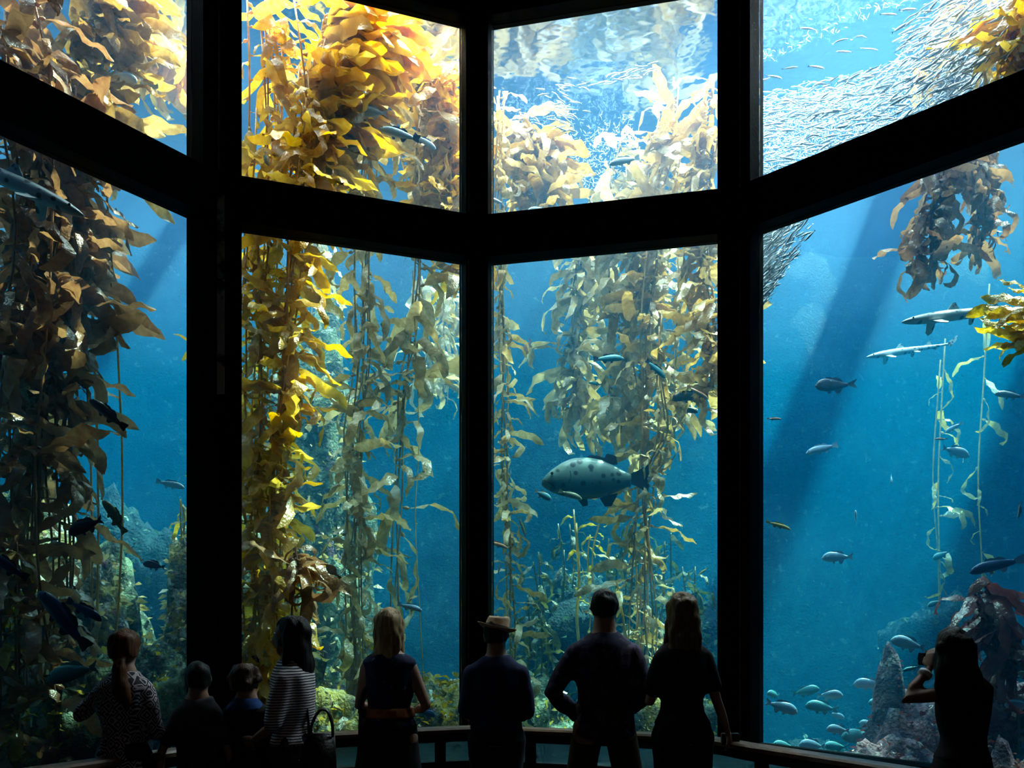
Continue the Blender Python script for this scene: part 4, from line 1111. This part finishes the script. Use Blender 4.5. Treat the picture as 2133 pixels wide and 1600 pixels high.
MF_yellow = fish_mat('yellow_wrasse', (0.72, 0.55, 0.14), (0.85, 0.75, 0.35))
MF_red = fish_mat('reddish_fish', (0.50, 0.20, 0.14), (0.6, 0.35, 0.25))
MF_bass = fish_mat('giant_bass_skin', (0.17, 0.29, 0.25), (0.05, 0.16, 0.17), spot=(0.03, 0.07, 0.07), spot_scale=11, spot_lo=.36)
MF_shark = fish_mat('leopard_shark_skin', (0.60, 0.70, 0.70), (0.90, 0.94, 0.92), spot=(0.12, 0.17, 0.20), spot_scale=20, spot_lo=.36)
MF_fin = simple_mat('dark_fin', (0.02, 0.04, 0.06), (0.04, 0.07, 0.09), rough=.5)
MF_eye = simple_mat('fish_eye', (0.005, 0.005, 0.006), rough=.1)

SPEC = {
    # height profile, width profile, tail kind, deep, fin set
    'perch': dict(h=[.02, .15, .26, .33, .355, .34, .29, .21, .12, .085], w=[.015, .07, .11, .13, .135, .125, .10, .065, .035, .02], tail='fork', th=.26),
    'bass': dict(h=[.03, .11, .17, .21, .23, .225, .20, .155, .11, .085], w=[.02, .07, .10, .12, .125, .115, .095, .065, .04, .025], tail='square', th=.20),
    'giant': dict(h=[.05, .14, .23, .325, .395, .41, .37, .27, .165, .12], w=[.04, .11, .15, .18, .19, .18, .155, .11, .07, .045], tail='square', th=.27),
    'wrasse': dict(h=[.02, .07, .11, .14, .155, .15, .135, .11, .08, .06], w=[.015, .045, .06, .07, .075, .07, .06, .045, .03, .02], tail='round', th=.12),
}
def plate(name, pts, thick=0.006):
    """thin fin from an outline in the x-z plane"""
    n = len(pts)
    vs = [Vector((x, -thick / 2, z)) for x, z in pts] + [Vector((x, thick / 2, z)) for x, z in pts]
    fs = [tuple(range(n)), tuple(range(n, 2 * n))[::-1]] + [(i, n + i, n + (i + 1) % n, (i + 1) % n) for i in range(n)]
    return mesh_from(name, vs, fs, False)
def bend_mesh(me, k):
    """curve the fish sideways like a swimming stroke; x runs from 0.5 (snout) to -0.5 (tail)"""
    for v in me.vertices:
        u = 0.25 - v.co.x
        v.co.y += k * u * abs(u) * 1.4
    me.update(); return me
def fish_body(sp, sides=14):
    S = SPEC[sp]; hs, ws = S['h'], S['w']
    xs = [0.5, .46, .40, .31, .20, .07, -.06, -.18, -.28, -.34]
    vs, fs = [], []
    n = 25
    for i in range(n):
        t = i / (n - 1) * (len(xs) - 1); k = min(int(t), len(xs) - 2); f = t - k; f = f * f * (3 - 2 * f) * .3 + f * .7
        x = xs[k] * (1 - f) + xs[k + 1] * f; h = hs[k] * (1 - f) + hs[k + 1] * f; w = ws[k] * (1 - f) + ws[k + 1] * f
        zc = -0.02 + .03 * max(0, x - .25) / .25 * -1 + h * .04
        for j in range(sides):
            a = 2 * pi * j / sides
            cz = sin(a); cy_ = cos(a)
            vs.append(Vector((x, w / 2 * cy_ * abs(cy_) ** .1 * 1.0, zc + h / 2 * cz * (1.0 if cz > 0 else .96))))
    for i in range(n - 1):
        for j in range(sides):
            fs.append((i * sides + j, (i + 1) * sides + j, (i + 1) * sides + (j + 1) % sides, i * sides + (j + 1) % sides))
    fs.append(tuple(range(sides))); fs.append(tuple(range((n - 1) * sides, n * sides))[::-1])
    return mesh_from('body', vs, fs)
def fish_parts(sp):
    """list of (part name, mesh, is_fin)"""
    S = SPEC[sp]; hm = max(S['h']); th = S['th']
    out_ = []
    if S['tail'] == 'fork':
        tl = [(-.33, .035), (-.40, .07), (-.50, th / 2), (-.475, .06), (-.44, 0), (-.475, -.06), (-.50, -th / 2), (-.40, -.07), (-.33, -.035)]
    elif S['tail'] == 'square':
        tl = [(-.33, .045), (-.40, .075), (-.50, th / 2), (-.505, .05), (-.49, 0), (-.505, -.05), (-.50, -th / 2), (-.40, -.075), (-.33, -.045)]
    else:
        tl = [(-.33, .028), (-.42, th * .45), (-.48, th * .42), (-.50, 0), (-.48, -th * .42), (-.42, -th * .45), (-.33, -.028)]
    out_.append(('tail_fin', plate('tail_fin', tl, .008), True))
    zt = hm / 2 - .02
    if sp == 'giant':
        dl = [(.10, zt + .005), (.05, zt + .035), (-.04, zt + .03), (-.09, zt + .012), (-.115, zt + .055), (-.20, zt + .03), (-.215, zt - .05), (-.10, zt - .05), (.05, zt - .02)]
    else:
        dl = [(.22, zt - .02), (.18, zt + .05), (.12, zt + .045), (.06, zt + .055), (0, zt + .03), (-.08, zt + .055), (-.17, zt + .01), (-.24, zt - .09), (-.10, zt - .06), (.08, zt - .03)]
    out_.append(('dorsal_fin', plate('dorsal_fin', dl), True))
    if sp == 'giant':
        for sgn in (-1, 1):
            out_.append(('mouth', tube_mesh('mouth', [Vector((.498, 0, -.022)), Vector((.475, sgn * .040, -.034)), Vector((.435, sgn * .062, -.058)), Vector((.40, sgn * .070, -.085))], .006, 5), 'eye'))
            out_.append(('gill_cover_edge', tube_mesh('gill_cover_edge', [Vector((.27, sgn * .066, .10)), Vector((.245, sgn * .082, .05)), Vector((.24, sgn * .088, 0)), Vector((.26, sgn * .082, -.06)), Vector((.29, sgn * .066, -.10))], .006, 5), True))
    zb = -hm / 2 - .01
    out_.append(('anal_fin', plate('anal_fin', [(-.05, zb + .03), (-.10, zb - .05), (-.16, zb - .045), (-.20, zb + .03), (-.22, zb + .08), (-.12, zb + .06)]), True))
    out_.append(('pelvic_fin', plate('pelvic_fin', [(.17, zb + .03), (.11, zb - .05), (.06, zb - .04), (.07, zb + .03)]), True))
    for sgn in (-1, 1):
        p = plate('pectoral_fin', [(0, .02), (-.06, .045), (-.13, .03), (-.15, -.01), (-.11, -.05), (-.03, -.03)], .006)
        p.transform(Matrix.Translation((.20, sgn * max(S['w']) * .47, -.045)) @ Matrix.Rotation(sgn * .5, 4, 'Z') @ Matrix.Rotation(.25, 4, 'Y'))
        out_.append(('pectoral_fin', p, True))
        bm = bmesh.new(); bmesh.ops.create_uvsphere(bm, u_segments=8, v_segments=6, radius=.014)
        bm.transform(Matrix.Translation((.415, sgn * S['w'][2] * .47, .012 + hm * .05)))
        e = bpy.data.meshes.new('eye'); bm.to_mesh(e); bm.free(); out_.append(('eye', e, 'eye'))
    return out_
def shark_set():
    """leopard shark: body + fins"""
    xs = [.5, .47, .42, .35, .26, .14, 0, -.12, -.24, -.34, -.42]
    hs = [.012, .035, .060, .080, .092, .095, .085, .068, .048, .034, .024]
    ws = [.02, .06, .085, .095, .10, .10, .085, .065, .042, .026, .014]
    vs, fs = [], []; sides = 14; n = 34
    for i in range(n):
        t = i / (n - 1) * (len(xs) - 1); k = min(int(t), len(xs) - 2); f = t - k
        x = xs[k] * (1 - f) + xs[k + 1] * f; h = hs[k] * (1 - f) + hs[k + 1] * f; w = ws[k] * (1 - f) + ws[k + 1] * f
        for j in range(sides):
            a = 2 * pi * j / sides
            vs.append(Vector((x, w / 2 * cos(a), h / 2 * sin(a) * (1 if sin(a) > 0 else .75))))
    for i in range(n - 1):
        for j in range(sides):
            fs.append((i * sides + j, (i + 1) * sides + j, (i + 1) * sides + (j + 1) % sides, i * sides + (j + 1) % sides))
    fs.append(tuple(range(sides))); fs.append(tuple(range((n - 1) * sides, n * sides))[::-1])
    parts = [('tail_fin', plate('tail_fin', [(-.40, .010), (-.46, .045), (-.52, .085), (-.535, .07), (-.50, .015), (-.46, -.01), (-.445, -.035), (-.42, -.012)], .006), True),
             ('dorsal_fin', plate('dorsal_fin', [(.16, .042), (.11, .095), (.085, .098), (.075, .07), (.055, .038)], .007), True),
             ('dorsal_fin', plate('dorsal_fin', [(-.16, .026), (-.21, .068), (-.235, .066), (-.24, .02)], .006), True),
             ('anal_fin', plate('anal_fin', [(-.24, -.015), (-.285, -.045), (-.30, -.04), (-.29, -.01)], .005), True)]
    for sgn in (-1, 1):
        for (nm, x0, l_, wd) in (('pectoral_fin', .30, .13, .075), ('pelvic_fin', -.02, .07, .05)):
            p = plate(nm, [(0, 0), (-.35 * wd, l_ * .75), (-.75 * wd, l_), (-1.05 * wd, l_ * .8), (-wd * .9, 0)], .006)
            p.transform(Matrix.Translation((x0, sgn * .035, -.022)) @ Matrix.Rotation(sgn * radians(62), 4, 'X') @ Matrix.Scale(-1, 4, (0, 0, 1)))
            parts.append((nm, p, True))
        bm = bmesh.new(); bmesh.ops.create_uvsphere(bm, u_segments=8, v_segments=6, radius=.007)
        bm.transform(Matrix.Translation((.43, sgn * .037, .014)))
        e = bpy.data.meshes.new('eye'); bm.to_mesh(e); bm.free(); parts.append(('eye', e, 'eye'))
    return mesh_from('body', vs, fs), parts
FISH_CACHE = {}
def fish_meshes(sp, bend):
    key = (sp, round(bend, 2))
    if key not in FISH_CACHE:
        if sp == 'shark': b, parts = shark_set()
        else: b, parts = fish_body(sp), fish_parts(sp)
        bend_mesh(b, bend)
        for _, p, _k in parts: bend_mesh(p, bend)
        FISH_CACHE[key] = (b, parts)
    return FISH_CACHE[key]
def fish(label, name, sp, head, tail, off, mat, bend=0.0, dz=0.0, fin=None, group=None, roll=0.0, cat='fish', ymax=None):
    """head, tail: pixel positions of snout and tail tip; dz: how much deeper the tail lies (share of length)"""
    h = tank(head[0], head[1], off); t = at(tail[0], tail[1], h.y)
    ln = (h - t).length
    t = at(tail[0], tail[1], h.y + dz * ln)
    ax = (h - t); ln = ax.length; ax.normalize()
    up = Vector((0, 0, 1)) - ax * ax.z
    if up.length < .25: up = Vector((-.6 if ax.x > 0 else .6, -.3, .2)) - ax * Vector((-.6 if ax.x > 0 else .6, -.3, .2)).dot(ax)
    up.normalize(); y = up.cross(ax)
    M = Matrix((ax, y, up)).transposed().to_4x4() @ Matrix.Rotation(roll, 4, 'X')
    b, parts = fish_meshes(sp, bend)
    root = bpy.data.objects.new(name, None); col.objects.link(root); root.empty_display_size = .1
    root.matrix_world = Matrix.Translation((h + t) / 2) @ M @ Matrix.Scale(ln, 4)
    tag(root, label, cat, group)
    for nm, me, k in [('body', b, False)] + parts:
        o = bpy.data.objects.new(nm, me); col.objects.link(o); o.parent = root
        if not me.materials: me.materials.append(mat)
        o.material_slots[0].link = 'OBJECT'
        o.material_slots[0].material = MF_eye if k == 'eye' else ((fin or mat) if k else mat)
    return root
f_ = fish
# first window
f_('spotted leopard shark gliding down from the left edge of the first window', 'leopard_shark', 'shark', (176, 452), (-225, 262), .22, MF_shark, bend=.12, dz=-.1, cat='shark')
f_('pale silver perch above the transom in the first window, left of a pair', 'surfperch', 'perch', (287, 170), (238, 150), 1.0, MF_pale, dz=.1)
f_('grey silver perch right behind the pale one above the transom in the first window', 'surfperch', 'perch', (331, 181), (280, 155), 1.3, MF_silver)
f_('blue silver fish standing upright near the right edge of the upper first window', 'surfperch', 'wrasse', (398, 182), (390, 222), 1.2, MF_silver)
f_('white flashing fish low in the upper first window at its right edge', 'surfperch', 'perch', (384, 236), (404, 262), 1.2, MF_pale)
f_('dim fish below the white flashing one in the upper first window', 'surfperch', 'perch', (385, 280), (412, 284), 1.8, MF_silver)
f_('small reddish fish alone in the blue under the transom, first window', 'small_fish', 'wrasse', (262, 458), (240, 434), 1.6, MF_red)
f_('dark rockfish with a light patch swimming up left, first window', 'rockfish', 'bass', (190, 830), (258, 890), .42, MF_dark, bend=-.15, fin=MF_fin)
f_('dim far fish near the right side of the first window', 'rockfish', 'bass', (385, 1014), (325, 1002), 2.8, MF_dark)
f_('dusky purple rockfish in front of the bright reef, first window', 'rockfish', 'perch', (141, 1108), (217, 1082), .42, MF_purple, fin=MF_fin, bend=.1)
f_('green speckled kelp bass hanging diagonally, first window', 'kelp_bass', 'bass', (217, 1040), (264, 1112), .5, MF_green, bend=.12)
f_('dark blue fish at the left edge of the first window, tail to the right', 'rockfish', 'bass', (-30, 1148), (58, 1205), .3, MF_blue, fin=MF_fin)
f_('large mottled blue fish diving behind a smaller dark one, first window', 'sheephead', 'bass', (88, 1228), (178, 1350), .42, MF_blue, bend=-.1, fin=MF_fin)
f_('smaller black blue fish crossing the large mottled blue one', 'rockfish', 'bass', (214, 1290), (140, 1250), .25, MF_blue, fin=MF_fin)
f_('large teal fish low in the first window behind the ponytail woman', 'sheephead', 'perch', (98, 1412), (204, 1388), .45, MF_teal)
f_('faint greenish fish in the middle depth of the first window', 'small_fish', 'bass', (238, 1178), (280, 1168), 2.6, MF_teal)
f_('small dusky fish by the yellow kelp tips, first window right side', 'small_fish', 'perch', (298, 1172), (344, 1182), 1.4, MF_purple)
# second window
f_('blue fish with white tail among the golden blades, upper second window', 'surfperch', 'perch', (738, 230), (808, 236), .9, MF_silver, fin=MF_pale)
f_('sharp blue silver fish facing left in the upper second window', 'blacksmith', 'bass', (789, 266), (874, 290), .8, MF_silver, fin=MF_blue)
f_('smaller blue fish behind the tail of the sharp blue silver one', 'blacksmith', 'bass', (909, 309), (862, 280), .9, MF_silver, fin=MF_blue)
f_('small violet blue fish at the left of the upper second window', 'small_fish', 'perch', (558, 345), (552, 315), .35, MF_silver)
f_('bright blue striped fish above the blonde woman', 'blacksmith', 'bass', (880, 1270), (828, 1258), .9, MF_silver)
f_('small pale blue fish right of the dark kelp clump', 'small_fish', 'perch', (661, 1266), (640, 1252), 1.0, MF_pale)
f_('tiny orange fish left of the bare stipe bundle', 'small_fish', 'wrasse', (668, 1151), (684, 1149), 1.4, MF_orange)
f_('blue fish low behind the blonde woman at her right side', 'blacksmith', 'perch', (908, 1490), (868, 1478), .9, MF_blue)
f_('dark blue fish behind the curly haired child', 'blacksmith', 'perch', (524, 1366), (544, 1384), .9, MF_blue)
# third window
f_('silver fish with dark snout in the upper third window', 'surfperch', 'bass', (1268, 340), (1332, 328), .9, MF_pale, fin=MF_pale)
f_('white fish at the left edge above the transom, third window', 'surfperch', 'bass', (1018, 412), (1050, 424), .9, MF_pale)
f_('white fish above the transom in the third window, second from the left', 'surfperch', 'perch', (1098, 440), (1134, 432), .9, MF_pale)
f_('white fish above the transom standing head down in the third window', 'surfperch', 'bass', (1246, 436), (1226, 416), .9, MF_pale)
f_('teal backed fish facing right in front of the hazy kelp, third window', 'blacksmith', 'bass', (1299, 744), (1236, 748), 1.5, MF_teal, fin=MF_dark)
f_('teal backed fish pointing down right beside the kelp, third window', 'blacksmith', 'bass', (1387, 786), (1346, 750), 1.5, MF_teal, fin=MF_dark)
f_('uppermost of the dark green fish gathered near the right post, third window', 'kelp_bass', 'bass', (1462, 794), (1416, 790), 2.0, MF_teal, fin=MF_dark)
f_('middle large dark green fish of the gathering near the right post', 'kelp_bass', 'bass', (1396, 828), (1478, 822), 1.9, MF_dark)
f_('lowest dark green fish of the gathering near the right post', 'kelp_bass', 'bass', (1454, 856), (1400, 848), 2.1, MF_dark)
f_('orange wrasse crossing the dark green fish near the right post', 'wrasse', 'wrasse', (1477, 830), (1431, 804), 1.2, MF_orange)
f_('dark fish behind the right post in the third window', 'kelp_bass', 'bass', (1476, 828), (1530, 838), 2.2, MF_dark)
f_('small white fish left of the far right kelp, third window', 'small_fish', 'wrasse', (1408, 690), (1380, 686), 1.7, MF_pale)
f_('faint teal fish below the hazy kelp column', 'small_fish', 'bass', (1226, 796), (1255, 802), 3.2, MF_teal)
f_('giant spotted sea bass with dark fins, facing left in the third window', 'giant_sea_bass', 'giant', (1129, 995), (1346, 1000), 1.4, MF_bass, fin=MF_fin, bend=.1, dz=.1)
f_('small round blue green fish under the head of the giant bass', 'surfperch', 'perch', (1149, 1040), (1114, 1022), 1.1, MF_teal, fin=MF_orange)
f_('slim brownish fish under the belly of the giant bass', 'surfperch', 'bass', (1213, 1038), (1164, 1022), 1.1, MF_green)
f_('pale green fish standing nearly upright at the left of the third window', 'kelp_bass', 'wrasse', (1096, 1116), (1081, 1075), 1.2, MF_green)
f_('orange wrasse coming from behind the centre post', 'wrasse', 'wrasse', (1059, 1140), (1008, 1125), 1.0, MF_orange)
f_('small silver fish standing upright low at the left edge, third window', 'small_fish', 'wrasse', (1038, 1196), (1042, 1170), 1.1, MF_silver)
f_('tiny silver fish upright in the blue left of the giant bass', 'small_fish', 'wrasse', (1063, 992), (1065, 976), 1.1, MF_pale)
f_('pinkish fish tilted upward alone in the blue, third window', 'small_fish', 'perch', (1090, 741), (1106, 706), 2.6, MF_red)
f_('small tan fish at the right edge low in the third window', 'small_fish', 'wrasse', (1455, 1196), (1475, 1183), 1.4, MF_yellow)
# fourth window
f_('leopard shark swimming left along the right edge of the fourth window', 'leopard_shark', 'shark', (1878, 672), (2158, 636), 1.0, MF_shark, bend=-.08, cat='shark')
f_('faint far leopard shark below the near one', 'leopard_shark', 'shark', (1805, 744), (1985, 718), 3.2, MF_shark, bend=.08, cat='shark')
f_('dark curled fish alone in the sun shaft, fourth window', 'rockfish', 'perch', (1700, 800), (1764, 806), 2.0, MF_dark, bend=.5, dz=.4)
f_('small tan fish near the left edge of the fourth window', 'small_fish', 'wrasse', (1628, 872), (1597, 872), 1.2, MF_red)
f_('yellow wrasse near the left edge of the fourth window', 'wrasse', 'wrasse', (1648, 1101), (1595, 1086), 1.0, MF_yellow)
f_('slim pale fish pointing down left in the fourth window', 'surfperch', 'bass', (1678, 942), (1745, 926), 2.4, MF_silver)
f_('tail on fish seen from behind in the open water', 'small_fish', 'perch', (1857, 1008), (1856, 986), 2.8, MF_silver, dz=.8)
f_('small fish rising steeply in the open water, fourth window', 'small_fish', 'perch', (1782, 1062), (1783, 1095), 2.4, MF_silver, dz=.5)
f_('round backed fish in open water, facing left, fourth window', 'sheephead', 'perch', (1712, 1160), (1774, 1160), 1.7, MF_silver, bend=.2)
f_('pale striped fish facing right before the far kelp', 'surfperch', 'perch', (2020, 948), (1962, 932), 2.4, MF_silver)
f_('blue fish tilted above the pale striped one', 'surfperch', 'bass', (1968, 900), (2005, 880), 2.8, MF_silver)
f_('small brown fish between the two blue ones before the far kelp', 'small_fish', 'wrasse', (1946, 914), (1974, 914), 2.0, MF_red)
f_('fish with notched fins at the far right, under the kelp blades', 'surfperch', 'bass', (2072, 818), (2135, 826), 1.6, MF_silver)
f_('dim fish hanging in the dark right part of the fourth window', 'small_fish', 'perch', (1942, 1164), (1978, 1148), 2.8, MF_teal)
f_('large blue fish arched over the red kelp', 'sheephead', 'bass', (2020, 1188), (2125, 1165), 1.3, MF_blue, fin=MF_silver, bend=.2)
f_('green glinting fish high behind the woman with raised arms', 'surfperch', 'perch', (1932, 1262), (1962, 1250), 2.0, MF_teal)
f_('rounded pale fish just left of the woman with raised arms', 'sheephead', 'perch', (1856, 1330), (1928, 1350), 1.2, MF_silver)
f_('small bright blue fish beside the elbow of the woman', 'small_fish', 'bass', (1880, 1396), (1918, 1388), .8, MF_teal)
f_('slim blue fish at the upper right edge of the fourth window', 'small_fish', 'wrasse', (2122, 1080), (2126, 1044), 1.2, MF_silver)
f_('green fish at the right edge, right of the woman', 'surfperch', 'wrasse', (2090, 1366), (2140, 1374), 1.2, MF_green)
f_('bright green fish below the other green one at the right edge', 'surfperch', 'perch', (2120, 1400), (2150, 1410), 1.0, MF_green)
f_('blue fish at the right edge, by the back of the woman', 'sheephead', 'perch', (2092, 1466), (2150, 1468), 1.0, MF_silver)
f_('dim long fish low behind the woman with raised arms', 'surfperch', 'bass', (1868, 1490), (1935, 1478), 1.8, MF_blue)
low = [((1598, 1442), (1626, 1450), 1.6, 'faces the glass, topmost at the left post', .7), ((1662, 1482), (1596, 1462), 1.0, 'big sharp one nearest the left post', 0),
       ((1706, 1432), (1652, 1446), 2.0, 'upper one with forked tail to the left', 0), ((1756, 1446), (1700, 1448), 1.7, 'dark bellied one facing right', 0),
       ((1678, 1466), (1744, 1478), 1.3, 'light bellied one below the dark bellied one', 0), ((1778, 1422), (1842, 1426), 1.8, 'separate one higher to the right', 0),
       ((1808, 1462), (1850, 1464), 2.4, 'faint one under the separate high one', .2), ((1722, 1516), (1768, 1522), 1.3, 'one with bright white belly in the middle', .3),
       ((1610, 1548), (1656, 1558), 1.2, 'lowest one at the left, just over the rail', .3), ((1664, 1548), (1722, 1556), 1.4, 'round one over the rail, second from left', .2),
       ((1716, 1552), (1764, 1556), 1.7, 'round one over the rail, third from left', .3), ((1708, 1578), (1768, 1588), .9, 'nearest one half hidden by the rail', .1),
       ((1752, 1530), (1842, 1540), 1.6, 'widest one at the right of the gathering', 0), ((1790, 1504), (1826, 1512), 1.9, 'one above the widest', .3),
       ((1820, 1520), (1868, 1556), 1.8, 'one sloping down at the far right', .1), ((1760, 1496), (1726, 1484), 2.6, 'faint far one in the gap', 0)]
for k, (h, t, o_, lb, dz) in enumerate(low):
    f_('low blue green perch over the rail, ' + lb, 'surfperch', 'perch', h, t, o_, (MF_teal, MF_silver)[k % 2], dz=dz, bend=(-.12, .1, .2)[k % 3], group='blue green perch gathered low in the fourth window')
f_('bright pale blue fish at the bottom edge beside the woman with raised arms', 'surfperch', 'wrasse', (1896, 1592), (1936, 1598), .6, MF_pale)

# ------------------------------------------------------------------ sardines
M_sard = fish_mat('bright_sardine', (0.55, 0.66, 0.74), (0.97, 0.98, 1.0), rough=.22, metallic=.0, spec=.9)
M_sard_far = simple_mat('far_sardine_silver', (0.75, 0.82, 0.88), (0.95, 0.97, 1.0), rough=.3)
def sardine_geo(bend=0.0):
    xs = [.5, .38, .15, -.15, -.36]; hs = [.02, .10, .15, .11, .035]; ws = [.015, .06, .085, .06, .02]
    vs, fs = [], []
    for x, h, w in zip(xs, hs, ws):
        y = bend * (x * x - .1)
        vs += [Vector((x, y, h / 2)), Vector((x, y + w / 2, 0)), Vector((x, y, -h / 2)), Vector((x, y - w / 2, 0))]
    for i in range(4):
        for k in range(4): fs.append((i * 4 + k, i * 4 + 4 + k, i * 4 + 4 + (k + 1) % 4, i * 4 + (k + 1) % 4))
    b = len(vs); y = bend * .12
    vs += [Vector((-.34, y, 0)), Vector((-.5, y, .08)), Vector((-.44, y, 0)), Vector((-.5, y, -.08))]
    fs += [(b, b + 1, b + 2), (b, b + 2, b + 3)]
    return vs, fs
SARD = []
for k, bd in enumerate((-.5, 0, .3, .7)):
    v_, f2 = sardine_geo(bd); SARD.append(mesh_from('sardine', v_, f2))
def basis(ax, roll):
    up = (Vector((0, 0, 1)) - ax * ax.z).normalized(); y = up.cross(ax)
    return Matrix((ax, y, up)).transposed().to_4x4() @ Matrix.Rotation(roll, 4, 'X')
rs = random.Random(77)
def school_dir(px, py):
    # streams run from lower left to upper right, flattening toward the left
    a = radians(8 + 34 * max(0, min(1, (px - 1640) / 480.0)) + rs.uniform(-20, 20))
    return a
def sard_matrix(px, py, off, ln, ang, dz):
    p = tank(px, py, off)
    ax = Vector((cos(ang), dz, sin(ang))).normalized()
    if rs.random() < .5: ax = -ax
    return Matrix.Translation(p) @ basis(ax, rs.uniform(-.9, .9)) @ Matrix.Scale(ln, 4), p
def in_upper4(px, py): return py < 385 - (px - 1578) * .411 + 4
n_ind = 0
def add_sardine(px, py, off, ln, ang, dz, label, group):
    global n_ind
    M, p = sard_matrix(px, py, off, ln, ang, dz)
    if p.z > SURF - .12: return False
    o = bpy.data.objects.new('sardine', rs.choice(SARD)); col.objects.link(o)
    if not o.data.materials: o.data.materials.append(M_sard)
    o.matrix_world = M
    tag(o, label, 'fish', group); n_ind += 1
    return True
G4 = 'near sardines of the great school in the upper fourth window'
while n_ind < 205:
    px = rs.uniform(1640, 2135); py = rs.uniform(0, 330)
    c = 250 - (px - 1640) * .42       # centre line of the stream
    if (px < 1870 and py < 195 - (px - 1578) * .22) or abs(py - c) > 95 + (px - 1640) * .05 or not in_upper4(px, py): continue
    add_sardine(px, py, rs.uniform(.6, 1.5), rs.uniform(.13, .2), school_dir(px, py), rs.uniform(-.4, .4), 'silver sardine in the dense school sweeping across the upper fourth window', G4)
for k in range(54):
    px = rs.gauss(1168, 18) if k % 3 else rs.gauss(1188, 22); py = rs.uniform(158, 272)
    add_sardine(px, py, rs.uniform(1.2, 1.8), rs.uniform(.12, .17), radians(rs.uniform(-38, 12)), rs.uniform(-.4, .4), 'white silver sardine of the small cluster in the upper third window', 'sardine cluster in the upper third window')
for k in range(26):
    px = 1250 + rs.uniform(0, 120); py = 172 - (px - 1250) * .28 + rs.uniform(-12, 14)
    add_sardine(px, py, rs.uniform(1.2, 1.8), rs.uniform(.12, .17), radians(rs.uniform(0, 25)), rs.uniform(-.3, .3), 'silver sardine in the short row right of the cluster, third window', 'short sardine row right of the cluster')
for (px, py) in ((1680, 60), (1750, 85), (1790, 78), (1760, 108), (1810, 102), (1700, 140), (1592, 165), (1612, 160), (1645, 142), (1890, 20), (1850, 30), (1600, 350), (1640, 330)):
    add_sardine(px, py, rs.uniform(.6, .9), .17, radians(rs.uniform(-15, 20)), 0, 'stray sardine swimming apart from the great school, upper fourth window', 'stray sardines beside the great school')
def sard_cloud(name, label, n, sampler, mat):
    vs, fs = [], []
    for _ in range(n):
        r = sampler()
        if r is None: continue
        px, py, off, ln, ang, dz = r
        M, p = sard_matrix(px, py, off, ln, ang, dz)
        if p.z > SURF - .1: continue
        g, ff = SG[rs.randrange(4)]
        b = len(vs)
        vs += [M @ v for v in g]; fs += [tuple(b + i for i in f) for f in ff]
    o = link(name, mesh_from(name, vs, fs), mat)
    tag(o, label, 'fish school', kind='stuff')
SG = [sardine_geo(bd) for bd in (-.5, 0, .3, .7)]
def s_main():
    px = rs.uniform(1580, 2200); py = rs.uniform(-60, 420)
    c = 262 - (px - 1600) * .42
    if abs(py - c) > abs(rs.gauss(0, 80)) + 22: return None
    if px < 1870 and py < 195 - (px - 1578) * .22: return None
    return px, py, rs.uniform(.7, 2.4), rs.uniform(.11, .19), school_dir(px, py), rs.uniform(-.5, .5)
def s_lower():
    px = 1578 + abs(rs.gauss(0, 48)); py = rs.uniform(380, 640)
    if (px - 1578) / 120 + max(0, py - 480) / 170 > 1: return None
    return px, py, rs.uniform(.4, 1.1), rs.uniform(.11, .16), radians(rs.uniform(20, 60)), rs.uniform(-.5, .5)
def s_far():
    px = rs.uniform(1570, 2050); py = rs.uniform(-30, 420)
    e = 138 - (px - 1578) * .42
    if py > 375 - (px - 1578) * .411: return None
    if not (py < e - 8 * rs.random() or (py > 215 - (px - 1578) * .2)): return None
    return px, py, rs.uniform(1.8, 2.8), rs.uniform(.045, .075), rs.uniform(0, 3.1), rs.uniform(-.8, .8)
def s_far3():
    px = rs.uniform(1040, 1320); py = rs.uniform(110, 400)
    if py > 340 and px < 1180: return None
    return px, py, rs.uniform(2.6, 3.4), rs.uniform(.045, .075), rs.uniform(0, 3.1), rs.uniform(-.8, .8)
sard_cloud('sardine_school', 'dense mass of silver sardines streaming across the upper fourth window', 5200, s_main, M_sard)
sard_cloud('sardine_school', 'bright sardine mass dipping below the transom at the left edge of the fourth window', 1100, s_lower, M_sard)
sard_cloud('sardine_school', 'far haze of tiny silver fish behind the great school, fourth window', 13000, s_far, M_sard_far)
sard_cloud('sardine_school', 'far haze of tiny silver fish around the cluster in the upper third window', 3600, s_far3, M_sard_far)
